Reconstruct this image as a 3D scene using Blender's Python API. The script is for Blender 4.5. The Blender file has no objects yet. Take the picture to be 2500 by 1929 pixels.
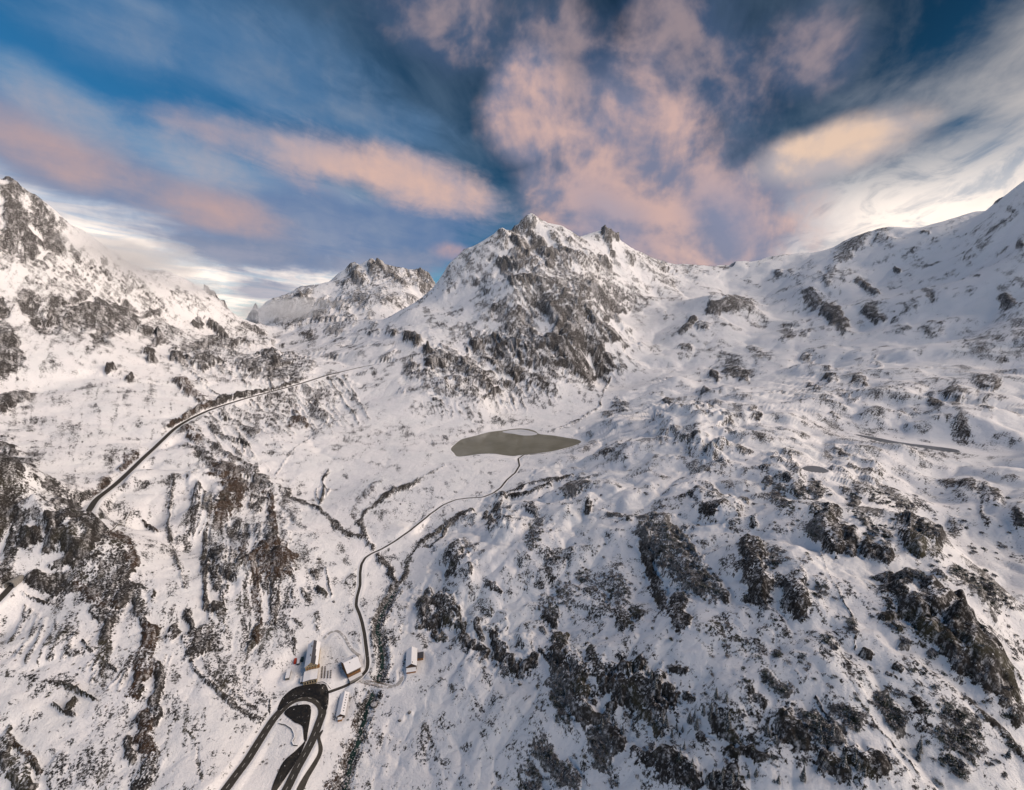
import bpy, bmesh, math, random
import numpy as np
from mathutils import Vector

random.seed(7)
rng = np.random.default_rng(11)
scene = bpy.context.scene
coll = scene.collection
R = math.radians

# ------------------------------------------------------------------ camera
# metres; z = 0 is the hotel terrace, +Y is the view direction
FOC, CU, CV = 1049.0, 1250.0, 964.5        # focal length and centre in pixels of the 2500 x 1929 photograph
PITCH = R(9.0)
CAMZ = 440.0
cam_d = bpy.data.cameras.new("camera")
cam_d.sensor_width = 36.0
cam_d.lens = 36.0 * FOC / 2500.0
cam_d.clip_start = 1.0
cam_d.clip_end = 60000.0
cam = bpy.data.objects.new("camera", cam_d)
cam.location = (0, 0, CAMZ)
cam.rotation_euler = (math.pi / 2 - PITCH, 0, 0)
coll.objects.link(cam)
scene.camera = cam

# ------------------------------------------------------------------ exposure
vs = scene.view_settings
vs.view_transform = 'Standard'
vs.look = 'None'
vs.exposure = EXPOSURE = 0.86
vs.gamma = 1.0
vs.use_curve_mapping = False
scene.cycles.use_denoising = True
scene.cycles.max_bounces = 3
scene.cycles.diffuse_bounces = 2
scene.cycles.glossy_bounces = 2
scene.cycles.transparent_max_bounces = 4
scene.cycles.volume_max_steps = 64
scene.cycles.volume_bounces = 2

# ------------------------------------------------------------------ sun
SUN_AZ, SUN_EL = R(96), R(36)              # azimuth from +Y towards +X
sun_d = bpy.data.lights.new("sun", 'SUN')
sun_d.energy = 1.9
sun_d.angle = R(50)
sun_d.color = (1.0, 0.82, 0.67)
sun = bpy.data.objects.new("sun", sun_d)
sdir = Vector((math.sin(SUN_AZ) * math.cos(SUN_EL), math.cos(SUN_AZ) * math.cos(SUN_EL), math.sin(SUN_EL)))
sun.rotation_euler = sdir.to_track_quat('Z', 'Y').to_euler()
sun.location = (900, 0, 1500)
coll.objects.link(sun)

# ------------------------------------------------------------------ world: Nishita sky with a layer of lit clouds
world = bpy.data.worlds.new("World")
scene.world = world
world.use_nodes = True
world.cycles.sampling_method = 'NONE'
class NT:
    """small helper that chains shader nodes"""
    def __init__(s, tree):
        s.t = tree; s.n = tree.nodes; s.l = tree.links
    def put(s, sock, v):
        if isinstance(v, bpy.types.NodeSocket): s.l.new(v, sock)
        elif v is not None: sock.default_value = v
    def m(s, op, a, b=None, c=None, clamp=False):
        n = s.n.new('ShaderNodeMath'); n.operation = op; n.use_clamp = clamp
        for i, v in enumerate((a, b, c)): s.put(n.inputs[i], v)
        return n.outputs[0]
    def vm(s, op, a, b=None, scale=None):
        n = s.n.new('ShaderNodeVectorMath'); n.operation = op
        s.put(n.inputs[0], a)
        if b is not None: s.put(n.inputs[1], b)
        if scale is not None: s.put(n.inputs['Scale'], scale)
        return n.outputs['Value'] if op in ('DOT_PRODUCT', 'LENGTH') else n.outputs['Vector']
    def noise(s, vec, scale, detail=4, rough=0.55, dist=0.0, lac=2.0, dims='3D'):
        n = s.n.new('ShaderNodeTexNoise'); n.noise_dimensions = dims
        s.put(n.inputs['Vector'], vec); s.put(n.inputs['Scale'], scale); s.put(n.inputs['Detail'], detail)
        s.put(n.inputs['Roughness'], rough); s.put(n.inputs['Distortion'], dist); s.put(n.inputs['Lacunarity'], lac)
        return n.outputs[0]
    def ss(s, v, a, b, lo=0.0, hi=1.0):
        n = s.n.new('ShaderNodeMapRange'); n.interpolation_type = 'SMOOTHSTEP'
        s.put(n.inputs[0], v); s.put(n.inputs[1], a); s.put(n.inputs[2], b); s.put(n.inputs[3], lo); s.put(n.inputs[4], hi)
        return n.outputs[0]
    def mr(s, v, a, b, lo=0.0, hi=1.0):
        n = s.n.new('ShaderNodeMapRange')
        s.put(n.inputs[0], v); s.put(n.inputs[1], a); s.put(n.inputs[2], b); s.put(n.inputs[3], lo); s.put(n.inputs[4], hi)
        return n.outputs[0]
    def mix(s, f, a, b):
        n = s.n.new('ShaderNodeMix'); n.data_type = 'RGBA'
        s.put(n.inputs[0], f)
        for i, v in ((6, a), (7, b)):
            s.put(n.inputs[i], (v[0], v[1], v[2], 1.0) if isinstance(v, tuple) else v)
        return n.outputs[2]
    def comb(s, x, y, z):
        n = s.n.new('ShaderNodeCombineXYZ')
        for i, v in enumerate((x, y, z)): s.put(n.inputs[i], v)
        return n.outputs[0]
    def sep(s, v):
        n = s.n.new('ShaderNodeSeparateXYZ'); s.put(n.inputs[0], v); return n.outputs
    def attr(s, name):
        n = s.n.new('ShaderNodeAttribute'); n.attribute_name = name; return n.outputs['Fac']

def pix_dir(u, v):
    xc = (u - CU) / FOC; yc = -(v - CV) / FOC
    return np.array([xc, math.cos(PITCH) + yc * math.sin(PITCH), -math.sin(PITCH) + yc * math.cos(PITCH)])

def azel(u, v):
    d = pix_dir(u, v)
    return math.degrees(math.atan2(d[0], d[1])), math.degrees(math.atan2(d[2], math.hypot(d[0], d[1])))

def build_sky():
    t = world.node_tree
    t.nodes.clear()
    N = NT(t)
    tc = t.nodes.new('ShaderNodeTexCoord')
    d = N.vm('NORMALIZE', tc.outputs['Generated'])
    x, y, z = N.sep(d)
    az = N.m('MULTIPLY', N.m('ARCTAN2', x, y), 57.29578)
    el = N.m('MULTIPLY', N.m('ARCSINE', z), 57.29578)
    sky = t.nodes.new('ShaderNodeTexSky')
    sky.sky_type = 'NISHITA'; sky.sun_disc = False
    sky.sun_elevation = R(9); sky.sun_rotation = SUN_AZ
    sky.altitude = 2300; sky.air_density = 1.0; sky.dust_density = 0.6; sky.ozone_density = 3.0
    base = N.vm('MULTIPLY', N.vm('SCALE', sky.outputs[0], scale=SKY_STRENGTH), (0.40, 1.12, 1.26))
    # clear air is deepest well away from the sun
    deep = N.vm('DOT_PRODUCT', d, (math.sin(R(22)) * math.cos(R(42)), math.cos(R(22)) * math.cos(R(42)), math.sin(R(42))))
    base = N.vm('SCALE', base, scale=N.ss(deep, 0.62, 0.97, 1.0, 0.26))
    # cloud sheet: direction -> point on a flat layer, axis along the wind
    za = N.m('ADD', N.m('MAXIMUM', z, 0.0), 0.14)
    ca, sa = math.cos(R(27)), math.sin(R(27))
    qx = N.m('DIVIDE', x, za); qy = N.m('DIVIDE', y, za)
    qa = N.m('ADD', N.m('MULTIPLY', qx, sa), N.m('MULTIPLY', qy, ca))      # along the wind
    qb = N.m('SUBTRACT', N.m('MULTIPLY', qx, ca), N.m('MULTIPLY', qy, sa)) # across
    q = N.comb(qx, qy, 0.0)
    qs = N.comb(N.m('MULTIPLY', qa, 0.55), qb, 3.7)
    big = N.noise(q, 1.1, 6, 0.58, 0.35)
    lump = N.noise(d, 5.0, 6, 0.52, 0.35)
    streak = N.noise(qs, 1.3, 6, 0.55, 1.0)
    wisp = N.noise(qs, 4.4, 6, 0.60, 0.9)
    lump_s = N.noise(N.vm('ADD', d, (0.022, 0.012, 0.030)), 5.0, 6, 0.52, 0.35)
    relief = N.m('MULTIPLY', N.m('SUBTRACT', lump, lump_s), 4.2)      # sides of each billow turned to the light
    puff = N.noise(d, 11.0, 4, 0.52, 0.3)
    puff_s = N.noise(N.vm('ADD', d, (0.010, 0.005, 0.015)), 11.0, 4, 0.52, 0.3)
    relief = N.m('ADD', relief, N.m('MULTIPLY', N.m('SUBTRACT', puff, puff_s), 1.7))
    warp = N.m('SUBTRACT', lump, 0.5)
    fine = N.m('SUBTRACT', N.m('ADD', N.m('MULTIPLY', N.noise(d, 24.0, 5, 0.62, 0.5), 0.5), N.m('MULTIPLY', N.noise(N.comb(N.m('MULTIPLY', qa, 0.8), qb, 1.3), 5.5, 5, 0.6, 0.6), 0.5)), 0.5)
    eroded = N.m('ADD', N.m('MULTIPLY', warp, 2.6), N.m('ADD', N.m('MULTIPLY', N.m('SUBTRACT', puff, 0.5), 1.1), N.m('MULTIPLY', fine, 0.5)))
    eroded_s = N.m('ADD', N.m('MULTIPLY', N.m('SUBTRACT', streak, 0.5), 2.6), N.m('ADD', N.m('MULTIPLY', N.m('SUBTRACT', wisp, 0.5), 1.1), N.m('MULTIPLY', fine, 1.5)))
    def blob(u, v, u2, v2, hw, er=1.0, wind=False):
        """soft elongated cloud between two sky directions, half thickness hw degrees"""
        a0, e0 = azel(u, v); a1, e1 = azel(u2, v2)
        cx, cy = (a0 + a1) / 2, (e0 + e1) / 2
        hl = math.hypot(a1 - a0, e1 - e0) / 2 + hw * 0.5
        th = math.atan2(e1 - e0, a1 - a0)
        c, s_ = math.cos(th), math.sin(th)
        da = N.m('SUBTRACT', az, cx); de = N.m('SUBTRACT', el, cy)
        pu = N.m('ADD', N.m('MULTIPLY', da, c / hl), N.m('MULTIPLY', de, s_ / hl))
        pv = N.m('ADD', N.m('MULTIPLY', da, -s_ / hw), N.m('MULTIPLY', de, c / hw))
        rr = N.m('SQRT', N.m('ADD', N.m('MULTIPLY', pu, pu), N.m('MULTIPLY', pv, pv)))
        k = N.m('SUBTRACT', N.m('SUBTRACT', 1.0, rr), N.m('MULTIPLY', eroded_s if wind else eroded, -0.34 * er))
        return k
    def over(col, cov, c):
        return N.mix(cov, col, c)
    # warm glow of the low sun: brightest low down, all round the horizon, strongest towards the sun
    sd = (math.sin(SUN_AZ), math.cos(SUN_AZ), 0.10)
    tosun = N.m('MAXIMUM', N.vm('DOT_PRODUCT', d, sd), 0.0)
    low = N.ss(el, 18.0, 9.0)
    away = N.ss(N.m('ABSOLUTE', N.m('SUBTRACT', az, 3.0)), 9.0, 28.0)
    torn = N.m('ADD', 0.55, N.m('MULTIPLY', N.ss(wisp, 0.36, 0.56), 0.45))
    glow = N.m('MULTIPLY', N.m('MULTIPLY', low, away), torn)
    col = N.mix(glow, base, GLOW)
    sunside = N.m('MULTIPLY', N.ss(tosun, 0.30, 0.92), N.ss(el, 62, 16))
    # thin high veil in wind streaks
    veil_n = N.m('ADD', N.m('MULTIPLY', streak, 0.45), N.m('ADD', N.m('MULTIPLY', wisp, 0.25), N.m('MULTIPLY', big, 0.30)))
    veil_lo = N.m('SUBTRACT', 0.40, N.m('MULTIPLY', sunside, 0.05))
    veil = N.m('MULTIPLY', N.ss(veil_n, veil_lo, N.m('ADD', veil_lo, 0.24)), N.m('ADD', 0.30, N.m('MULTIPLY', sunside, N.ss(el, 40.0, 12.0, 0.22, 0.56))))
    veil_c = N.mix(sunside, VEIL, GLOW2)
    col = over(col, veil, veil_c)
    # heavier mass in mid sky: grey-violet body, peach where it is thick and lit
    def cloud(col, k, lit, shade, thick=0.5, wind=False, op=0.96, lo=-0.10, hi=0.34):
        cov = N.m('MULTIPLY', N.ss(k, lo, hi), op)
        lt = N.ss(N.m('ADD', N.m('MULTIPLY', k, 0.55), N.m('ADD', N.m('MULTIPLY', fine, 0.6), N.m('MULTIPLY', relief, 0.4 if wind else 0.9))), thick - 0.55, thick + 0.55)
        return over(col, cov, N.mix(lt, shade, lit))
    def maxall(ks):
        r = ks[0]
        for k in ks[1:]: r = N.m('MAXIMUM', r, k)
        return r
    for spec in CLOUDS:
        ks = [blob(*b[:5], er=spec['er'], wind=spec.get('wind', False)) for b in spec['b']]
        col = cloud(col, maxall(ks), spec['lit'], spec['shade'], spec['thick'], wind=spec.get('wind', False), op=spec['op'], lo=spec['lo'], hi=spec['hi'])
    # ground half of the sphere (hidden by the land): snow-lit haze
    col = N.mix(N.ss(el, 0.0, -6.0), col, (0.30, 0.31, 0.34))
    bg = t.nodes.new('ShaderNodeBackground')
    t.links.new(col, bg.inputs['Color']); bg.inputs['Strength'].default_value = WORLD_GAIN
    out = t.nodes.new('ShaderNodeOutputWorld')
    t.links.new(bg.outputs[0], out.inputs['Surface'])

SKY_STRENGTH = 0.078
WORLD_GAIN = 0.68
GLOW = (1.05, 0.91, 0.80)
GLOW2 = (0.93, 0.76, 0.60)
VEIL = (0.19, 0.27, 0.38)
CLOUDS = [
    # broad slate band across the lower left
    dict(wind=True, b=[(-80, 320, 500, 500, 3.6), (350, 500, 1000, 600, 5.5), (700, 580, 1150, 560, 4.5)], lit=(0.17, 0.22, 0.33), shade=(0.095, 0.16, 0.30), thick=0.45, op=0.92, er=1.0, lo=-0.3, hi=0.45),
    # dusky pink band above it
    dict(wind=True, b=[(-80, 250, 330, 440, 3.4), (250, 420, 700, 560, 2.8)], lit=(0.43, 0.30, 0.29), shade=(0.21, 0.23, 0.32), thick=0.22, op=0.88, er=0.8, lo=-0.3, hi=0.5),
    dict(wind=True, b=[(-80, 130, 300, 330, 2.6), (250, 320, 640, 440, 2.6)], lit=(0.42, 0.37, 0.38), shade=(0.17, 0.27, 0.40), thick=0.35, op=0.6, er=1.4, lo=-0.3, hi=0.6),
    dict(wind=True, b=[(300, 60, 900, 260, 5.5), (600, 200, 1060, 330, 3.0), (100, 40, 500, 140, 4.0)], lit=(0.26, 0.31, 0.40), shade=(0.09, 0.19, 0.35), thick=0.55, op=0.50, er=1.6, lo=-0.3, hi=0.7),
    # peach roll cloud
    dict(wind=True, b=[(600, 345, 960, 420, 2.9), (800, 380, 1190, 490, 3.2)], lit=(0.60, 0.40, 0.335), shade=(0.26, 0.26, 0.34), thick=0.20, op=0.94, er=1.25, lo=-0.25, hi=0.5),
    dict(wind=True, b=[(330, 270, 800, 370, 2.6)], lit=(0.44, 0.33, 0.33), shade=(0.22, 0.26, 0.36), thick=0.35, op=0.7, er=1.6, lo=-0.35, hi=0.7),
    # scattered dark tufts low on the left
    dict(wind=True, b=[(380, 600, 760, 630, 1.6), (540, 700, 760, 722, 1.2), (760, 640, 1050, 640, 1.6)], lit=(0.30, 0.30, 0.37), shade=(0.17, 0.21, 0.31), thick=0.4, op=0.8, er=1.6, lo=-0.3, hi=0.5),
    dict(b=[(1060, 610, 1140, 620, 1.2)], lit=(0.50, 0.32, 0.29), shade=(0.26, 0.24, 0.32), thick=0.3, op=0.8, er=1.0, lo=-0.3, hi=0.6),
    # broken puffs overhead
    dict(b=[(1260, 90, 1480, 330, 7.5), (1600, 40, 1830, 260, 6.0), (950, 0, 1200, 90, 5.0), (1880, 150, 2080, 100, 4.0)], lit=(0.33, 0.26, 0.28), shade=(0.055, 0.09, 0.17), thick=0.40, op=0.74, er=2.0, lo=-0.30, hi=0.65),
    # centre-right cumulus
    dict(b=[(1230, 250, 1330, 310, 5.0), (1380, 390, 1700, 420, 8.0), (1650, 520, 1930, 560, 7.0), (1600, 420, 1700, 640, 9.0), (1680, 620, 1880, 640, 6.5), (1300, 460, 1500, 520, 4.5)], lit=(0.52, 0.355, 0.325), shade=(0.17, 0.185, 0.27), thick=0.24, op=0.95, er=1.35, lo=-0.30, hi=0.45),
    # bluish shadowed cores
    dict(b=[(1720, 470, 1830, 600, 3.6), (1420, 500, 1560, 620, 4.0)], lit=(0.25, 0.26, 0.35), shade=(0.20, 0.22, 0.32), thick=0.8, op=0.62, er=1.5, lo=-0.5, hi=0.9),
    # bright streak towards the right
    dict(b=[(1860, 410, 2180, 320, 2.6), (1930, 370, 2230, 300, 1.4)], lit=(0.70, 0.51, 0.39), shade=(0.42, 0.37, 0.38), thick=0.25, op=0.9, er=1.1, lo=-0.3, hi=0.5),
]
build_sky()
# ------------------------------------------------------------------ terrain survey
# control points: photo column, row, then forward distance ('y') or height ('z') in metres; letter = land unit
# v valley, l left slope, m left mountain, c central mountain, d far ridge, g glacier basin, h right hillside
CONTROL = """
v z: 760,1640,0 700,1680,0 860,1640,-2 740,1750,-4 500,1929,8 700,1929,-12 590,1840,-1 640,1860,-7 660,1760,-3 780,1800,-10 880,1680,-14 850,1800,-22 830,1929,-32 940,1450,5 980,1370,15 900,1330,28 1010,1300,24 830,1280,32 790,1190,42 770,1240,38 1005,1630,-3 890,1580,3 880,1480,12 1000,1290,36 1100,1220,50 1230,1190,62 1260,1120,69
v z: 1105,1095,69 1180,1060,69 1260,1050,69 1340,1055,69 1400,1080,69 1380,1095,69 1300,1110,69 1200,1112,69 1130,1108,69 1260,1085,69 1150,1135,70 1000,1100,72 900,1130,66 800,1150,60 900,1200,54 1000,1180,60 950,1050,85 850,1080,80 1050,1020,100 1200,1000,105 1300,1010,86 1400,1030,80 1480,1000,100 1540,940,150 770,1560,5 720,1545,14 950,1670,-8
v z: 1000,980,146 1100,985,140 1180,975,150 1350,950,158 1450,930,162
c y: 1250,955,1950 1500,890,2300 1150,900,2050 1250,850,2250 1300,800,2400 1400,850,2250 1450,800,2450 1350,700,2700 1250,700,2650 1420,650,3050 1300,620,3150 1300,530,3450 1280,540,3440 1320,545,3450 1345,548,3500 1372,552,3520 1400,580,3600 1440,572,3650 1470,566,3700 1520,595,3800 1560,622,3900 1600,645,4100 1650,660,4250 1700,670,4400 1265,580,3300 1250,575,3290 1230,561,3250 1210,570,3250 1180,590,3250 1130,620,3250 1090,660,3200 1070,695,3150
c y: 1050,730,3000 950,790,2800 1000,760,2800 1100,750,2800 1180,700,2850 1100,820,2400 1200,800,2450 1000,850,2250 900,830,2550 850,850,2550 950,900,2080 1050,930,1880 1480,730,2800 1500,800,2600
l z: 900,880,270 800,900,240 700,935,205 560,1000,165 430,1080,135 370,1110,127 330,1140,118 260,1210,105 215,1255,100
l y: 700,850,2900 650,830,3200 760,800,3300 850,790,3200 700,820,3100 820,850,2600
d y: 600,790,4300 640,760,4600 690,740,5000 730,705,5200 770,700,5250 800,692,5300 830,665,5400 870,655,5500 890,647,5500 908,641,5500 930,660,5500 945,662,5500 975,660,5500 1000,670,5500 1025,665,5500 1045,680,5500 1055,695,5500 800,740,4600 900,720,4600 950,740,4200 850,770,3900 700,790,4000 1000,720,4600 1080,720,5200
m y: -450,200,1500 -200,330,1700 0,440,1900 60,465,1950 120,500,2050 200,560,2250 260,605,2400 330,650,2600 400,665,2800 450,685,2950 500,715,3100 540,740,3200 570,765,3250 600,780,3300
m y: 0,600,1650 100,650,1750 200,700,1900 300,750,2050 400,780,2300 500,800,2600 600,820,2900 0,750,1450 100,800,1500 200,840,1500 250,870,1480 350,850,1750 450,870,1850 550,880,2000 650,880,2200 -250,750,1300 -250,550,1450
l y: 100,950,1250 250,950,1300 350,980,1280 0,950,1180 0,1050,1000 150,1060,1030 300,1080,1060 400,1040,1180 100,1130,870 200,1180,840 300,1160,880 -200,1050,900 -200,950,1050 -200,1200,680 -200,1400,520 -200,1700,400
l y: 0,1120,700 60,1150,700 100,1200,700 150,1230,680 210,1270,660 0,1250,640 0,1350,600 100,1300,620 200,1350,600 300,1400,590 320,1350,630 250,1280,670 280,1480,540 150,1420,570 50,1430,555 0,1550,500 150,1550,490 0,1700,420 0,1900,350 200,1700,425 200,1900,350 350,1800,390 400,1600,480 350,1500,530 500,1700,435 600,1600,500 620,1500,570 500,1400,630 600,1400,640 700,1400,650 700,1300,765 600,1250,850 500,1250,800 450,1350,705 450,1250,790 500,1160,960 530,1190,930 600,1150,1030 650,1180,980 400,1200,860 350,1300,760 330,1250,790 500,1060,1170 600,1040,1330 700,1000,1600 800,980,1750 900,970,1820 650,1100,1160 750,1080,1270 0,2100,300 300,2100,300
h z: 1050,1480,15 1150,1400,60 1130,1330,55 1250,1350,85 1230,1240,64 1350,1250,105 1450,1200,136 1350,1170,85 1500,1100,138 1450,1050,95 1550,1050,158 1650,1000,208 1600,960,172 1800,1000,230 1750,1100,202 1650,1150,165 1600,1250,150 1550,1350,130 1700,1300,165 1500,1450,100 1600,1450,116 1400,1500,70 1300,1550,45 1200,1600,25 1150,1750,5 1300,1750,40 1300,1900,20 1100,1900,-15 950,1850,-25 1080,1550,8 1150,1650,15
h z: 1450,1700,80 1550,1750,86 1600,1600,120 1700,1500,150 1800,1400,175 1850,1600,155 1900,1250,200 2000,1150,212 1900,1100,208 2100,1250,206 1700,1800,110 1600,1900,85 1850,1850,130 2000,1700,160 2100,1500,190 2050,1400,195 2200,1400,203 2300,1500,196 2200,1600,182 2250,1750,163 2400,1850,150 2450,1700,172 2440,1580,185 2300,1330,208 2390,1440,200 1500,2100,50 2100,2100,120 2500,2100,130 1000,2100,-40
h z: 2350,1240,168 2450,1350,150 2520,1500,138 2530,1650,130 2500,1250,195 2090,1062,188 2340,1104,188 2215,1085,188 2500,1100,215 2400,1000,250 2200,980,245 2000,1000,226 2000,900,275 2700,1300,200 2700,1600,150 2800,1000,260 2700,1900,130
g z: 1850,920,228 2200,900,300 2400,900,312 2500,900,312 1700,925,205 2700,850,380
g y: 1660,915,1900 1620,930,1880 1700,935,1850 1900,830,2300 2000,800,2350 2050,750,2500 2100,800,2250 2200,800,2000 2300,830,1800 2400,780,1800 2500,750,1700 2500,600,2000 2400,650,2200 2300,650,2500 2200,650,2750 2100,650,3000 2050,640,3150 1990,690,2950 2130,690,2750
g y: 1740,718,2900 1790,730,2880 1820,745,2850 1760,770,2720 1700,800,2600 1800,830,2450 1650,840,2500 1600,860,2450 1550,830,2700 1550,760,3100 1600,720,3400 1500,780,2900 1650,700,3600 1850,720,3400 1900,740,3100 1850,800,2700 1950,770,2800 1750,870,2300
g y: 1750,675,4400 1800,668,4400 1850,655,4400 1930,642,4200 1990,640,4000 2060,600,3700 2100,575,3500 2160,560,3400 2210,565,3350 2265,573,3300 2300,575,3300 2360,555,3100 2420,520,2900 2450,500,2700 2480,470,2600 2500,450,2550 2600,380,2400 2800,280,2100
"""
SKYLINE = {'c': (1070, 1700), 'd': (730, 1055), 'm': (-450, 600), 'g': (1750, 2800)}
pts, unit = [], []
for line in CONTROL.strip().splitlines():
    head, body = line.split(':')
    un, mode = head.split()
    for tok in body.split():
        u, v, val = map(float, tok.split(','))
        d = pix_dir(u, v)
        t = val / d[1] if mode == 'y' else (val - CAMZ) / d[2]
        pts.append((d[0] * t, d[1] * t, CAMZ + d[2] * t)); unit.append(un)
n_vis = len(pts)
# land falling away behind every crest
RIDGE = [(0, 440, 1900), (60, 465, 1950), (120, 500, 2050), (200, 560, 2250), (330, 650, 2600), (450, 685, 2950), (540, 740, 3200), (-200, 330, 1700), (-450, 200, 1500),
         (1300, 530, 3450), (1345, 548, 3500), (1400, 580, 3600), (1470, 566, 3700), (1520, 595, 3800), (1600, 645, 4100), (1700, 670, 4400), (1230, 561, 3250), (1180, 590, 3250), (1130, 620, 3250), (1080, 690, 3200),
         (730, 705, 5200), (800, 692, 5300), (870, 655, 5500), (908, 641, 5500), (975, 660, 5500), (1045, 680, 5500), (640, 760, 4600),
         (1800, 668, 4400), (1930, 642, 4200), (2060, 600, 3700), (2160, 560, 3400), (2265, 573, 3300), (2360, 555, 3100), (2450, 500, 2700), (2500, 450, 2550), (2600, 380, 2400), (2800, 280, 2100)]
for u, v, yv in RIDGE:
    d = pix_dir(u, v); t = yv / d[1]
    for k, e in ((1.10, 0.055), (1.30, 0.16)):
        dz = d[2] / math.hypot(d[0], d[1]) - e
        r = math.hypot(d[0], d[1]) * t * k
        a = math.atan2(d[0], d[1])
        pts.append((r * math.sin(a), r * math.cos(a), CAMZ + dz * r)); unit.append({True: 'c'}.get(1070 < u < 1720, 'd' if 620 < u < 1060 else 'm' if u < 620 else 'g'))
for a in range(-66, 67, 12):                       # far hills, and the ground under the camera
    pts.append((11000 * math.sin(R(a)), 11000 * math.cos(R(a)), 200)); unit.append('d')
for a, z in ((-60, 8), (-40, 6), (-20, -20), (0, -30), (20, 20), (40, 100), (60, 130)):
    pts.append((150 * math.sin(R(a)), 150 * math.cos(R(a)), z)); unit.append('l' if a < -25 else 'v' if a < 5 else 'h')
P = np.array(pts)
cT = np.arctan2(P[:, 0], P[:, 1]); cL = np.log(np.hypot(P[:, 0], P[:, 1]))
cE = (P[:, 2] - CAMZ) / np.hypot(P[:, 0], P[:, 1])

T0, T1 = R(-66), R(66)
L0, L1 = math.log(140.0), math.log(11000.0)
def rbf_fit(c0):
    A = np.sqrt((cT[:, None] - cT[None]) ** 2 + (cL[:, None] - cL[None]) ** 2 + c0 ** 2)
    n = len(cT)
    M = np.zeros((n + 3, n + 3)); M[:n, :n] = A + np.eye(n) * 1e-4
    B = np.stack([np.ones(n), cT, cL], 1)
    M[:n, n:] = B; M[n:, :n] = B.T
    return np.linalg.solve(M, np.concatenate([cE, np.zeros(3)]))
C0 = 0.008
W = rbf_fit(C0)
def rbf_eval(t, l):
    out = np.empty(t.shape, np.float32).ravel(); tf = t.ravel(); lf = l.ravel()
    n = len(cT); st = 40000
    for i in range(0, len(tf), st):
        a, b = tf[i:i + st, None], lf[i:i + st, None]
        D = np.sqrt((a - cT[None]) ** 2 + (b - cL[None]) ** 2 + C0 ** 2)
        out[i:i + st] = D @ W[:n] + W[n] + W[n + 1] * a[:, 0] + W[n + 2] * b[:, 0]
    return out.reshape(t.shape)
NT0, NL0 = 420, 620
gT = np.linspace(T0, T1, NT0); gL = np.linspace(L0, L1, NL0)
E0 = rbf_eval(*np.meshgrid(gT, gL, indexing='ij'))           # [theta, lambda]
def sample(G, t, l):
    a = np.clip((t - T0) / (T1 - T0) * (NT0 - 1), 0, NT0 - 1.001); b = np.clip((l - L0) / (L1 - L0) * (NL0 - 1), 0, NL0 - 1.001)
    i = a.astype(int); j = b.astype(int); fa = a - i; fb = b - j
    fa = fa.astype(np.float32); fb = fb.astype(np.float32)
    return (G[i, j] * (1 - fa) + G[i + 1, j] * fa) * (1 - fb) + (G[i, j + 1] * (1 - fa) + G[i + 1, j + 1] * fa) * fb
def height0(x, y):
    x = np.asarray(x, float); y = np.asarray(y, float)
    r = np.hypot(x, y)
    return CAMZ + sample(E0, np.arctan2(x, y), np.log(r)) * r
def cast(u, v, H=None, start=160.0):
    """point of the land seen at photo pixel (u, v)"""
    H = H or height0
    d = pix_dir(u, v); hd = math.hypot(d[0], d[1])
    lo, hi, n = math.log(start), math.log(9000), 640
    for _ in range(2):
        rr = np.exp(np.linspace(lo, hi, n)); t = rr / hd
        z = CAMZ + d[2] * t
        h = H(d[0] * t, d[1] * t)
        below = np.nonzero(z <= h)[0]
        if len(below) == 0: return None
        i = below[0]
        if i == 0: return Vector((d[0] * t[0], d[1] * t[0], CAMZ + d[2] * t[0]))
        lo, hi, n = math.log(rr[i - 1]), math.log(rr[i]), 9
    f0 = z[i - 1] - h[i - 1]; f1 = z[i] - h[i]
    k = t[i - 1] + (t[i] - t[i - 1]) * f0 / (f0 - f1 + 1e-12)
    return Vector((d[0] * k, d[1] * k, CAMZ + d[2] * k))
def on_plane(u, v, z):
    d = pix_dir(u, v); t = (z - CAMZ) / d[2]
    return Vector((d[0] * t, d[1] * t, z))

# ------------------------------------------------------------------ gradient noise
_perm = rng.permutation(1024).astype(np.int32)
_g = rng.uniform(0, 2 * math.pi, 1024); _gx = np.cos(_g).astype(np.float32); _gy = np.sin(_g).astype(np.float32)
def perlin(x, y, s=0):
    xi = np.floor(x).astype(np.int32); yi = np.floor(y).astype(np.int32)
    fx = (x - xi).astype(np.float32); fy = (y - yi).astype(np.float32)
    def h(a, b): return _perm[(_perm[(a + s * 37) & 1023] + b) & 1023]
    u = fx * fx * fx * (fx * (fx * 6 - 15) + 10); w = fy * fy * fy * (fy * (fy * 6 - 15) + 10)
    def g(k, a, b): return _gx[k] * a + _gy[k] * b
    n00 = g(h(xi, yi), fx, fy); n10 = g(h(xi + 1, yi), fx - 1, fy)
    n01 = g(h(xi, yi + 1), fx, fy - 1); n11 = g(h(xi + 1, yi + 1), fx - 1, fy - 1)
    return ((n00 * (1 - u) + n10 * u) * (1 - w) + (n01 * (1 - u) + n11 * u) * w) * 1.5

# ------------------------------------------------------------------ terrain grid: columns by bearing, rows packed where the land is steep
NC, NR = 1180, 1050
colT = np.linspace(T0, T1, NC)
lf = np.linspace(L0, L1, 2400)
Ef = sample(E0, np.repeat(colT[:, None], len(lf), 1), np.repeat(lf[None], NC, 0))
dE = np.gradient(Ef, lf, axis=1)
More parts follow.
